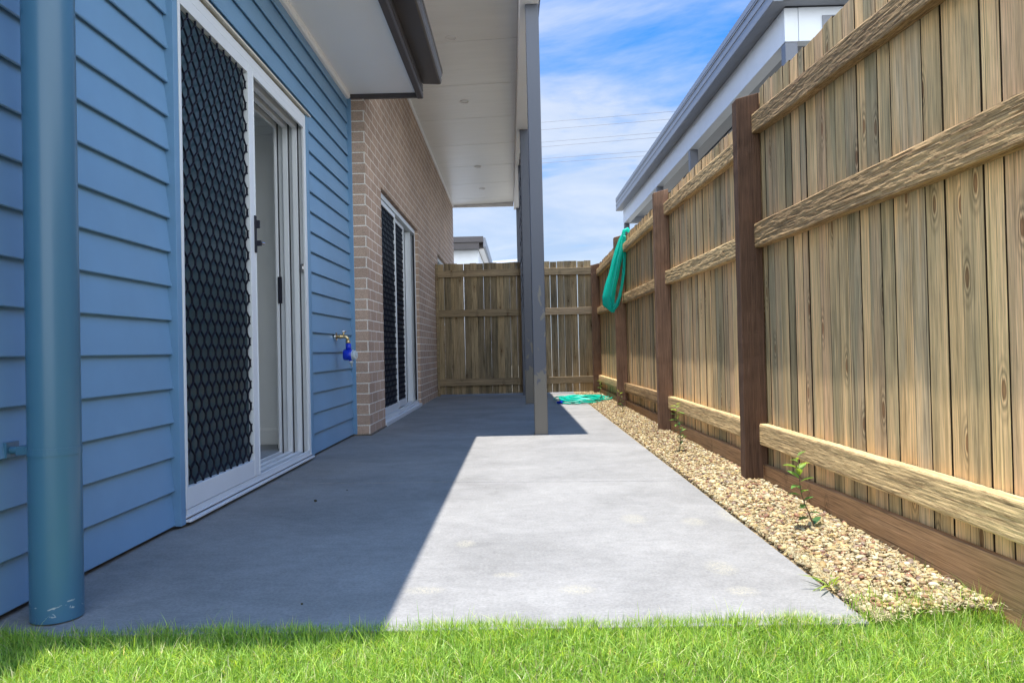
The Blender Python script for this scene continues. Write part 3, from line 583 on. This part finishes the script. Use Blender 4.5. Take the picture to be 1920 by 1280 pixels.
def lapped(y0, y1, ztop_, zbot, seed):
    random.seed(seed); q = MB(); y = y0; k = 0
    while y < y1-.015:
        wv = random.choice((.098, .098, .094, .1, .086)) if k % 2 == 0 else random.uniform(.06, .095)
        ye = min(y+wv, y1); zt = ztop_(y)+random.uniform(-.010, .008)
        tone = (random.random(), random.random(), random.random())
        g_ = random.choice((.0025, .003, .004, .0045, .006, .011)); xo = random.uniform(0, .0035); lw = random.uniform(-.0015, .0015)
        vs = [(XP+xo, y+g_, zbot), (XP+xo+.013, y+g_, zbot), (XP+xo+.013, ye, zbot), (XP+xo, ye, zbot), (XP+xo, y+g_+lw, zt), (XP+xo+.013, y+g_+lw, zt), (XP+xo+.013, ye+lw, zt-.002), (XP+xo, ye+lw, zt-.002)]
        q.add(vs, [(3, 2, 1, 0), (4, 5, 6, 7), (0, 1, 5, 4), (1, 2, 6, 5), (2, 3, 7, 6), (3, 0, 4, 7)], tone); q.t[-4] = (-.42, .5, .5); q.t[-2] = (-.42, .5, .5)   # side faces darkened: seam shade put into the tone
        q.box(XP+.0175, XP+.030, max(y0, y-.03), min(y+.035, y1), zbot, zt-.02-random.uniform(0, .02), (random.uniform(-.55, -.4), .5, .5))  # lap board behind the gap, toned near-black to paint in its shade
        y = ye; k += 1
    return q
bays = [(-1.12, 1.22, lambda y: 1.84), (1.295, 3.585, lambda y: 1.80+.040*(y-1.3)+.018), (3.66, 5.76, lambda y: 1.842+.008*(y-3.6)), (5.835, 8.15, lambda y: 1.86+.012*(y-5.8)), (8.225, 10.72, lambda y: 1.885)]
# rails: (y near, y far, z bottom near, z bottom far, height)
RX = 1.143
rails = [[(-1.12, 1.22, 1.56, 1.58, .10), (-1.12, 1.22, 1.11, 1.11, .1), (-1.12, 1.22, .20, .20, .09)],
         [(1.295, 3.582, 1.560, 1.682, .092), (1.295, 3.582, 1.108, 1.138, .114), (1.295, 3.582, .203, .196, .098)],
         [(3.66, 5.757, 1.637, 1.685, .090), (3.66, 5.757, 1.122, 1.150, .102), (3.66, 5.757, .194, .193, .096)],
         [(5.835, 8.147, 1.688, 1.695, .085), (5.835, 8.147, 1.138, 1.152, .10), (5.835, 8.147, .202, .188, .097)],
         [(8.225, 11.14, 1.715, 1.70, .095), (8.225, 11.14, 1.135, 1.150, .10), (8.225, 11.14, .19, .185, .095)]]
for bi, (y0, y1, zt) in enumerate(bays):
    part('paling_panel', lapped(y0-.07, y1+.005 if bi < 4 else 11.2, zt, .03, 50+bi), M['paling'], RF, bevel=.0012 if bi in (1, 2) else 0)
    random.seed(90+bi)
    for ri, (a, b, za, zb, hh) in enumerate(rails[bi]):
        st = .0065 if bi == 1 else (.010 if bi == 2 else .025)
        amp = (.0016, .0024, .0010)[ri]
        part('fence_rail', rough_board(RX, XP-RX-.001, a, b, za, zb, hh, amp if bi in (1, 2) else amp*.8, st, rt(), bi*3+ri), M['rail'], RF)
    q = MB()
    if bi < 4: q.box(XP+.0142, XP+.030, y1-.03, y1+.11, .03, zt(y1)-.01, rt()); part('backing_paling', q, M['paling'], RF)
    kt = [(.13, .13), (.158, .100), (.122, .104), (.104, .095), (.1, .095)][bi]
    q = MB(); vs = []; n = 20; t_ = rt()
    for i in range(n+1):
        f_ = i/n; y = y0-.002+(y1-y0+.004)*f_; z = kt[0]+(kt[1]-kt[0])*f_+.003*noise.noise(Vector((y*2, 0, bi)))
        xk = 1.158+.004*noise.noise(Vector((y*1.5, 4, bi)))
        vs += [(xk, y, -.08), (xk+.024, y, -.08), (xk+.024, y, z), (xk, y, z)]
    q.add(vs, [(3, 2, 1, 0), (n*4, n*4+1, n*4+2, n*4+3)]+[(i*4+j, i*4+(j+1) % 4, (i+1)*4+(j+1) % 4, (i+1)*4+j) for i in range(n) for j in range(4)], t_)
    part('kickboard', q, M['kick'], RF, bevel=.002)
# back fence
BF = root('timber_fence', (0, 11.2, 0), 'timber paling fence with gaps between its boards, closing the far end behind the patio posts', 'fence', 'timber paling fences')
random.seed(5); q = MB(); x = -1.205; FY = 11.20
while x < 1.09:
    wv = .099; t = random.random(); sh = random.uniform(-.0045, .0045)
    if random.random() < .2: t = .02
    gap = random.choice((-.004, -.003, -.002, -.001, .001))
    zt = 1.985+random.uniform(-.006, .006)
    x1_ = min(x+wv, 1.115)
    vs = [(x, FY+.04, .02), (x1_, FY+.04, .02), (x1_, FY+.055, .02), (x, FY+.055, .02), (x+sh, FY+.04, zt), (x1_+sh, FY+.04, zt), (x1_+sh, FY+.055, zt), (x+sh, FY+.055, zt)]
    q.add(vs, [(3, 2, 1, 0), (4, 5, 6, 7), (0, 1, 5, 4), (1, 2, 6, 5), (2, 3, 7, 6), (3, 0, 4, 7)], (t, random.random(), random.random())); x += wv+gap+.0035
part('paling_panel', q, M['paling_b'], BF)
for za, hh in ((1.780, .104), (1.184, .104), (.148, .104)):
    for xa, xb in ((-1.195, .07), (.185, 1.16)):
        q = MB().box(xa, xb, FY-.0, FY+.039, za+random.uniform(-.003, .003), za+hh, rt()); part('fence_rail', q, M['rail_x'], BF, bevel=.003)
q = MB().box(-1.222, -1.185, FY-.02, FY+.055, 0, 1.985, rt()); part('fence_post', q, M['rail_x'], BF, bevel=.003)
q = MB().box(1.118, 1.185, FY+.02, FY+.12, -.05, 1.92, rt()); part('fence_post', q, M['hardwood'], BF, bevel=.003)
# ------------------------------------------------------------------ neighbour on the right
NB = root('neighbour_house', (2.2, 6, 0), 'white beamed patio roof with grey gutter showing above the right fence', 'house', 'neighbouring houses')
def nx(y): return 2.20-.0082*(y-5.99)
def nsk(prof, y0, y1): return MB().prism_y([(x+nx(y0), z) for x, z in prof], y0, y1, dx=nx(y1)-nx(y0))
part('beam', nsk([(0, 3.10), (.11, 3.10), (.11, 3.372), (0, 3.372)], 6.0, 14.72), M['neigh_white'], NB, bevel=.003)
part('beam', bx(nx(6)+.112, 6.2, 5.995, 6.10, 3.10, 3.372), M['neigh_white'], NB, bevel=.003)
part('beam', bx(nx(14.7)+.112, 6.2, 14.62, 14.72, 3.10, 3.372), M['neigh_white'], NB, bevel=.003)
G1 = nsk([(.0, 3.374), (-.125, 3.374), (-.13, 3.38), (-.13, 3.43), (-.124, 3.434), (-.124, 3.47), (-.13, 3.474), (-.13, 3.51), (-.124, 3.514), (-.124, 3.545), (-.132, 3.55), (-.132, 3.562), (.0, 3.562)], 5.88, 14.82)
part('gutter', G1, M['neigh_grey'], NB)
part('gutter', bx(nx(6)-.05, 6.2, 5.86, 5.98, 3.376, 3.56), M['neigh_grey'], NB, bevel=.004)
part('gutter_shadow_gap', nsk([(-.120, 3.563), (-.07, 3.563), (-.07, 3.578), (-.120, 3.578)], 5.9, 14.8), M['groove'], NB)
q = MB(); y0, y1 = 5.86, 14.86
vs = [(nx(y0)-.126, y0, 3.579), (6.4, y0, 3.85), (6.4, y1, 3.85), (nx(y1)-.126, y1, 3.579)]; vs += [(x, y, z+.055) for x, y, z in vs]
q.add(vs, [(0, 3, 2, 1), (4, 5, 6, 7), (0, 1, 5, 4), (1, 2, 6, 5), (2, 3, 7, 6), (3, 0, 4, 7)])
rf = part('metal_roof', q, M['neigh_grey'], NB)
for i in range(11):
    y = 6.3+i*.8; part('roof_screw', MB().tube([(nx(y)-.10, y, 3.63), (nx(y)-.10, y, 3.66)], .012, 8), M['groove'], rf)
q = MB()
for i in range(16): q.box(nx(6)+.14+i*.22, nx(6)+.14+i*.22+.19, 6.12, 14.6, 3.2, 3.215)
part('ceiling_lining', q, M['neigh_grey'], NB)
for y in (6.005, 9.23, 11.34, 14.62):
    q = MB().box(nx(y)+.004, nx(y)+.104, y+.002, y+.098, -.1, 3.099); part('patio_post', q, M['steel_dark'], NB, bevel=.004)
q = MB(); q.box(6.0, 6.2, 5.9, 15, -.1, 3.1); part('wall', q, M['neigh_white'], NB)
q = MB(); q.box(nx(6)+.30, nx(6)+.70, 5.985, 5.994, 3.13, 3.30); part('cladding_panel', q, M['neigh_grey'], NB)
# far houses
FH = root('neighbour_house', (-3, 22, 0), 'white walled house with dark fascia, just above the far fence beside the brick wall', 'house', 'neighbouring houses')
part('wall', bx(-9, -1.14, 22.35, 36, -.1, 3.685), M['neigh_white'], FH)
q = MB(); q.box(-9, -1.09, 22.0, 22.33, 3.685, 3.86); q.box(-9, -.965, 21.95, 22.33, 3.865, 4.03); part('fascia', q, M['fascia'], FH)
q = MB(); q.box(-1.13, -.97, 22.34, 34, 3.70, 3.73); part('soffit', q, M['soffit'], FH)
q = MB(); q.box(-.965, -.90, 21.97, 34, 3.72, 3.99); part('gutter', q, M['neigh_grey'], FH)
part('metal_roof', bx(-9, -.98, 22.34, 34, 3.74, 4.02), M['fascia'], FH)
FH2 = root('neighbour_house', (0, 40, 0), 'low pale flat roofed house far off, a thin light strip above the far fence', 'house', 'neighbouring houses')
part('wall', bx(-2.5, .95, 40.3, 50, -.1, 5.2), M['steel_dark'], FH2)
q = MB(); vs = [(-2.9, 40, 5.2), (1.05, 40, 5.45), (1.05, 51, 5.45), (-2.9, 51, 5.2)]; vs += [(x, y, z+.14) for x, y, z in vs]
q.add(vs, [(0, 3, 2, 1), (4, 5, 6, 7), (0, 1, 5, 4), (1, 2, 6, 5), (2, 3, 7, 6), (3, 0, 4, 7)]); part('roof', q, M['neigh_white'], FH2)
# power lines
wl = [('uppermost of the six thin power lines crossing the sky', 18.90, 19.56, 11.3), ('second power line from the top', 18.30, 18.93, 10.87), ('third power line from the top, upper of the middle pair', 17.30, 17.87, 10.0),
      ('fourth power line from the top, lower of the middle pair', 16.92, 17.49, 9.8), ('fifth power line from the top, upper of the lowest pair', 15.97, 16.39, 8.94), ('lowest of the six thin power lines crossing the sky', 15.62, 16.01, 8.72)]
for lb, za, zb, dx in wl:
    s_ = (zb-za)/dx; pts = [(2.1+t*dx, 60, za+s_*t*dx+.02*(t*(t-1))) for t in (-3, -2, -1, 0, .5, 1, 2, 3, 4, 5)]
    o = part('power_line', MB().tube(pts, .016, 6), M['wire'], loc=(2.1, 60, za)); props(o, lb, 'power line', 'power lines across the sky')
# ------------------------------------------------------------------ green cloth over the fence
def loft(path, n=64, pleat=9, amp=.18, seed=0):
    mb = MB(); vs = []; K = 60
    P_ = np.array([p[:3] for p in path], float); Rr = np.array([p[3:] for p in path], float); tt = np.linspace(0, 1, len(path))
    for i in range(K+1):
        t = i/K; c = [np.interp(t, tt, P_[:, k]) for k in range(3)]; rx, ry = np.interp(t, tt, Rr[:, 0]), np.interp(t, tt, Rr[:, 1])
        for k in range(n):
            a = 2*math.pi*k/n; r = 1+amp*math.sin(pleat*a+1.3*math.sin(3*t+seed))+amp*.8*math.sin((pleat*2-3)*a+2*t)+.12*noise.noise(Vector((math.cos(a)*2, math.sin(a)*2, t*6+seed)))
            vs.append((c[0]+.95*rx*r*math.cos(a), c[1]+ry*r*math.sin(a), c[2]+.01*noise.noise(Vector((a, t*5, seed)))))
    fs = [(i*n+k, i*n+(k+1) % n, (i+1)*n+(k+1) % n, (i+1)*n+k) for i in range(K) for k in range(n)]+[tuple(range(n-1, -1, -1)), tuple(range(K*n, K*n+n))]
    mb.add(vs, fs); return mb
cy = 8.03
cl_ = loft([(1.160, cy, 1.895, .018, .018), (1.135, cy, 1.83, .028, .022), (1.11, cy, 1.72, .042, .03), (1.075, cy, 1.60, .046, .035), (1.045, cy, 1.47, .050, .035), (1.01, cy, 1.34, .054, .035), (.985, cy, 1.22, .058, .035), (.985, cy, 1.13, .055, .03), (1.01, cy, 1.08, .035, .025), (1.025, cy, 1.05, .012, .012)], seed=1)
m2 = loft([(1.165, cy-.01, 1.87, .016, .016), (1.165, cy-.01, 1.74, .018, .018), (1.160, cy-.01, 1.6, .017, .016), (1.145, cy-.01, 1.45, .017, .016), (1.125, cy-.01, 1.33, .016, .016), (1.10, cy-.01, 1.22, .02, .016), (1.06, cy-.01, 1.12, .024, .018), (1.03, cy-.01, 1.07, .014, .014)], n=24, pleat=4, seed=4)
cl_.add(m2.v, m2.f); m3 = MB().tube([(1.150, cy, 1.88), (1.165, cy, 1.925), (1.20, cy, 1.94), (1.235, cy, 1.90), (1.24, cy, 1.80)], [.014, .02, .022, .02, .012], 14); cl_.add(m3.v, m3.f)
o = part('fabric_strip', cl_, M['cloth'], smooth=True, loc=(1.08, cy, 1.05)); props(o, 'bunched turquoise green fabric hanging over the top of the fence', 'fabric')
# hose coil
HZ = root('garden_hose', (.8, 9.4, 0), 'coiled turquoise garden hose lying where slab and gravel meet, at the far end', 'hose')
pts = []; rng2 = random.Random(3)
for i in range(520):
    a = i/520*2*math.pi*8.3; w_ = 1+.16*math.sin(a*.37+1)+.10*math.sin(a*.71)
    cx = .79+.05*math.sin(a*.21)+.03*math.sin(a*.13+2); cyy = 9.45+.14*math.sin(a*.17+.5)
    pts.append((cx+.26*w_*math.cos(a), cyy+.42*w_*math.sin(a), .014+.012*(1+math.sin(a*.9+.8))+.01*math.sin(a*2.3)**2+.016*i/520))
part('hose', MB().tube(pts, .0085, 8), M['hose'], HZ, smooth=True)
tail = [(.79, 9.02, .02), (.70, 8.98, .012), (.6, 9.02, .011), (.54, 9.08, .012), (.525, 9.1, .013)]
part('hose', MB().tube(tail, .0085, 8), M['hose'], HZ, smooth=True)
part('connector', MB().tube([(.527, 9.1, .016), (.50, 9.13, .018), (.495, 9.135, .018), (.47, 9.17, .018)], [.018, .018, .022, .02], 12), M['blue_pl'], HZ)
# ------------------------------------------------------------------ seedlings
def leaf(mb, p, d, ln, wd, tone, curl=.25):
    d = Vector(d).normalized(); up = Vector((0, 0, 1)); sd_ = d.cross(up)
    if sd_.length < .1: sd_ = Vector((1, 0, 0))
    sd_.normalize(); nr = sd_.cross(d).normalized(); p = Vector(p); vs = []
    pr = [(0, .05), (.2, .55), (.45, 1), (.7, .8), (.88, .4), (1, 0)]
    for t, ww in pr:
        c = p+d*ln*t-nr*ln*curl*t*t; lift = nr*wd*.22*ww
        vs += [c-sd_*wd*.5*ww+lift, c, c+sd_*wd*.5*ww+lift]
    fs = []
    for i in range(5): fs += [(i*3, i*3+1, i*3+4, i*3+3), (i*3+1, i*3+2, i*3+5, i*3+4)]
    mb.add(vs, fs, tone)
def seedling(loc, h, lean, label, seed, n=14, ll=.038, name='seedling'):
    r = random.Random(seed); rt_ = root(name, loc, label, 'plant', 'seedlings along the gravel'); b = Vector(loc)
    pts = [b+Vector((lean[0]*t*h+.008*math.sin(t*7+seed), lean[1]*t*h, -.01+(h+.01)*t)) for t in [i/8 for i in range(9)]]
    part('stem', MB().tube(pts, [.0032-.002*i/8 for i in range(9)], 7), M['stem'], rt_, smooth=True)
    mb = MB()
    for i in range(n):
        t = .12+.88*(i/(n-1))**.8; k = t*8; j = min(int(k), 7); p = pts[j].lerp(pts[j+1], k-j); a = i*2.4+seed+r.uniform(-.4, .4)
        s_ = ll*r.uniform(.75, 1.2)*(1 if t < .9 else .8); el = r.uniform(.1, .9)
        leaf(mb, p, (math.cos(a), math.sin(a), el), s_, s_*.48, (min(1, max(0, t*.75+r.uniform(-.15, .25))), r.random(), 0), r.uniform(0, .5))
    part('leaves', mb, M['leaf'], rt_, smooth=True); return rt_
seedling((1.022, 2.64, .012), .265, (-.22, .0), 'nearest seedling with bright lime top leaves, standing in front of the first fence bay', 1, 19, .050)
seedling((.985, 4.62, .012), .30, (-.04, .05), 'second nearest seedling, tall thin and pale topped, between the first and second fence posts', 5, 22, .044)
seedling((1.045, 7.45, .012), .23, (-.25, 0), 'leaning seedling at the foot of the third fence post from the right', 9, 12, .040)
seedling((1.035, 9.35, .012), .25, (-.12, 0), 'farthest seedling, beside the coiled green hose', 14, 12, .040)
wd = root('weed', (.845, 2.06, 0), 'small grassy weed spreading over the slab edge near the lawn', 'plant'); mb = MB(); r = random.Random(4)
for i in range(9):
    a = r.uniform(1.2, 5.0); leaf(mb, (.845+r.uniform(-.01, .01), 2.06, .005), (math.cos(a), math.sin(a)*.6, r.uniform(.15, 1.2)), r.uniform(.05, .09), .007, (r.uniform(.5, 1), r.random(), 0), .5)
part('leaves', mb, M['leaf'], wd, smooth=True)
# soil around the nearest seedling
mb = MB(); vs = [(1.0, 2.64, .028)]
for i in range(20):
    a = i/20*2*math.pi; k = 1+.25*math.sin(a*3)+.15*math.sin(a*5); vs.append((1.0+.075*k*math.cos(a), 2.64+.055*k*math.sin(a), .004))
mb.add(vs, [(0, i+1, (i+1) % 20+1) for i in range(20)]); so_ = part('soil', mb, M['soil']); so_['kind'] = 'structure'
# small stones on the slab
def stone(mb, c, r, seed, tone=None):
    t = (1+5**.5)/2; V = [(-1, t, 0), (1, t, 0), (-1, -t, 0), (1, -t, 0), (0, -1, t), (0, 1, t), (0, -1, -t), (0, 1, -t), (t, 0, -1), (t, 0, 1), (-t, 0, -1), (-t, 0, 1)]
    Fc = [(0, 11, 5), (0, 5, 1), (0, 1, 7), (0, 7, 10), (0, 10, 11), (1, 5, 9), (5, 11, 4), (11, 10, 2), (10, 7, 6), (7, 1, 8), (3, 9, 4), (3, 4, 2), (3, 2, 6), (3, 6, 8), (3, 8, 9), (4, 9, 5), (2, 4, 11), (6, 2, 10), (8, 6, 7), (9, 8, 1)]
    rr = random.Random(seed); mb.add([(c[0]+v[0]*r/1.9*rr.uniform(.75, 1.2), c[1]+v[1]*r/1.9*rr.uniform(.75, 1.2), c[2]+v[2]*r/1.9*.7) for v in V], Fc, tone)
for (x, y, r_, lb) in ((-.945, 3.42, .0085, 'small dark stone lying on the shaded slab in front of the open door'), (-.60, 2.02, .004, 'tiny dark crumb on the shaded slab near the lawn'), (-.86, 3.68, .004, 'tiny crumb on the shaded slab beyond the small dark stone')):
    mb = MB(); stone(mb, (x, y, r_*.55), r_, int(x*100), (.9, .1, 0)); o = part('pebble', mb, M['soil'], loc=(x, y, 0)); props(o, lb, 'stone')
# ------------------------------------------------------------------ gravel (stuff)
def mesh_np(name, V, Fq, tones, mat, smooth, kind='stuff'):
    me = bpy.data.meshes.new(name); nv = len(V); nf, k = Fq.shape
    me.vertices.add(nv); me.vertices.foreach_set('co', V.astype(np.float32).ravel())
    me.loops.add(nf*k); me.loops.foreach_set('vertex_index', Fq.astype(np.int32).ravel())
    me.polygons.add(nf); me.polygons.foreach_set('loop_start', np.arange(0, nf*k, k, dtype=np.int32)); me.update(calc_edges=True)
    if smooth: me.polygons.foreach_set('use_smooth', np.ones(nf, dtype=bool))
    a = me.attributes.new('tone', 'FLOAT_VECTOR', 'FACE'); a.data.foreach_set('vector', tones.astype(np.float32).ravel())
    me.materials.append(mat.m); o = bpy.data.objects.new(name, me); S.collection.objects.link(o); o['kind'] = kind; return o
import bmesh
bm = bmesh.new(); bmesh.ops.create_icosphere(bm, subdivisions=2, radius=1); bm.verts.ensure_lookup_table()
IV = np.array([v.co[:] for v in bm.verts]); IF = np.array([[v.index for v in f.verts] for f in bm.faces]); bm.free()
bm = bmesh.new(); bmesh.ops.create_icosphere(bm, subdivisions=1, radius=1); bm.verts.ensure_lookup_table()
LV = np.array([v.co[:] for v in bm.verts]); LF = np.array([[v.index for v in f.verts] for f in bm.faces]); bm.free()
def stones(n, x0, x1, y0, y1, rmin, rmax, BV, BF_, ybias=None):
    n_ = n; x = rng.uniform(x0, x1, n_); y = y0+(y1-y0)*rng.random(n_)**(ybias or 1)
    r = rmin+(rmax-rmin)*rng.random(n_)**2.2
    s = np.stack([r*rng.uniform(.8, 1.35, n_), r*rng.uniform(.6, 1.0, n_), r*rng.uniform(.42, .7, n_)], 1)
    mound = .020*np.clip((x-.86)/.2, 0, 1)
    z = .004+mound+rng.uniform(-.004, .010, n_)
    ang = rng.uniform(0, 6.283, n_); tl = rng.normal(0, .28, n_)
    # lumpy stones: random direction planes squash
    B = BV[None, :, :]*s[:, None, :]
    ph = rng.uniform(0, 6.28, (n_, 3)); q_ = BV[None]*2.6+ph[:, None, :]
    B = B*(1+.16*np.sin(q_[..., 0]+1.3*np.sin(q_[..., 1]))+.12*np.sin(q_[..., 2]*1.4))[..., None]
    ct, st = np.cos(tl)[:, None], np.sin(tl)[:, None]
    bx_, bz_ = B[..., 0]*ct-B[..., 2]*st, B[..., 0]*st+B[..., 2]*ct
    c, s_ = np.cos(ang)[:, None], np.sin(ang)[:, None]
    X = bx_*c-B[..., 1]*s_+x[:, None]; Y = bx_*s_+B[..., 1]*c+y[:, None]; Z = bz_+z[:, None]
    V = np.stack([X, Y, Z], 2).reshape(-1, 3); F_ = (BF_[None]+np.arange(n_)[:, None, None]*len(BV)).reshape(-1, 3)
    t = np.repeat(np.stack([rng.random(n_), rng.random(n_), rng.random(n_)], 1), len(BF_), 0)
    return V, F_, t
parts_ = [stones(8500, .842, 1.150, 1.85, 4.0, .0045, .0125, IV, IF), stones(9000, .838, 1.150, 1.82, 5.0, .0032, .0065, LV, LF), stones(17000, .842, 1.150, 4.0, 11.1, .0052, .0115, LV, LF, 1.25)]
o_ = 0; VV = []; FF = []; TT = []
for V, F_, t in parts_: VV.append(V); FF.append(F_+o_); TT.append(t); o_ += len(V)
mesh_np('gravel', np.concatenate(VV), np.concatenate(FF), np.concatenate(TT), M['pebble'], True)
# ------------------------------------------------------------------ grass (stuff)
def blades(n, x0, x1, y0, y1, h0, h1, wd_, seed, z0=-.022, lean=.55, gold=0.):
    r = np.random.default_rng(seed); x = r.uniform(x0, x1, n); y = r.uniform(y0, y1, n)
    # clumps
    cxy = np.sin(x*23+np.sin(y*17)*2)*np.sin(y*29+np.cos(x*13)*2)
    h = (h0+(h1-h0)*r.random(n)**1.3)*(1+.22*cxy); a = r.uniform(0, 6.283, n); hd = r.uniform(0, 6.283, n); bend = h*np.abs(r.normal(0, lean, n)); wv = wd_*r.uniform(.6, 1.3, n)
    dx, dy = np.cos(hd), np.sin(hd); sx_, sy_ = np.cos(a), np.sin(a); lv = [0, .35, .7, 1.]
    V = np.zeros((n, 8, 3))
    for i, t in enumerate(lv):
        cx = x+dx*bend*t**1.8; cy_ = y+dy*bend*t**1.8; cz = z0+h*(t-.22*(bend/np.maximum(h, 1e-4)).clip(0, 1.6)*t*t); ww = wv*(1-.0*t) if i < 2 else wv*(1.02-t)*1.5
        ww = np.minimum(ww, wv)
        V[:, i*2] = np.stack([cx-sx_*ww/2, cy_-sy_*ww/2, cz], 1); V[:, i*2+1] = np.stack([cx+sx_*ww/2, cy_+sy_*ww/2, cz], 1)
    q_ = np.array([[0, 1, 3, 2], [2, 3, 5, 4], [4, 5, 7, 6]]); F_ = (q_[None]+np.arange(n)[:, None, None]*8).reshape(-1, 4)
    tn = np.clip(r.random(n)*.88+.10*cxy, 0, .9); dry = r.random(n) < .09+gold; tn[dry] = r.uniform(.9, 1, dry.sum())
    t = np.repeat(np.stack([tn, r.random(n), r.random(n)], 1), 3, 0)
    return V.reshape(-1, 3), F_, t
bl = [blades(70000, -1.75, 1.16, 1.36, 1.85, .018, .042, .0026, 1, lean=.85), blades(30000, -1.8, 1.14, .2, 1.36, .018, .042, .0036, 2, lean=.85), blades(12000, -1.8, 1.14, -2.1, .2, .022, .046, .006, 7), blades(900, -1.4, 1.15, 1.72, 1.855, .04, .075, .002, 3, lean=.4), blades(2500, -1.75, 1.15, 1.4, 1.8, .045, .062, .0022, 9, lean=.5),
      blades(9000, -1.75, 1.16, 1.80, 1.845, .030, .052, .0022, 14), blades(500, .82, 1.16, 1.80, 1.95, .03, .075, .0022, 4, z0=.0), blades(50, 1.05, 1.15, 1.85, 2.2, .03, .07, .002, 5, z0=.0)]
o_ = 0; VV = []; FF = []; TT = []
for V, F_, t in bl: VV.append(V); FF.append(F_+o_); TT.append(t); o_ += len(V)
mesh_np('grass', np.concatenate(VV), np.concatenate(FF), np.concatenate(TT), M['grass'], True)
# dry clippings along the slab edge
r = np.random.default_rng(8); n = 2600
kind = r.random(n)
y = np.where(kind < .6, r.uniform(1.8, 3.4, n), r.uniform(1.8, 2.9, n)); x = np.where(kind < .6, .845+np.abs(r.normal(0, .022, n)), r.uniform(.85, 1.15, n)); f2 = kind > .96
x = np.where(f2, r.uniform(.55, 1.15, n), x); y = np.where(f2, r.uniform(1.79, 1.86, n), y)
y = np.where(kind < .2, 1.8+(y-1.8)*.4, y)
a = r.uniform(0, 6.28, n); ln = r.uniform(.012, .04, n); z = .004+r.uniform(0, .014, n)+.022*np.clip((x-.86)/.2, 0, 1)
dx, dy = np.cos(a)*ln/2, np.sin(a)*ln/2; w_ = .0006; px2, py2 = -np.sin(a)*w_, np.cos(a)*w_; tz = r.normal(0, .004, n)
V = np.stack([np.stack([x-dx-px2, y-dy-py2, z-tz], 1), np.stack([x-dx+px2, y-dy+py2, z-tz], 1), np.stack([x+dx+px2, y+dy+py2, z+tz], 1), np.stack([x+dx-px2, y+dy-py2, z+tz], 1)], 1).reshape(-1, 3)
mesh_np('dry_clippings', V, np.arange(n*4).reshape(-1, 4), np.ones((n, 3)), M['straw'], False)
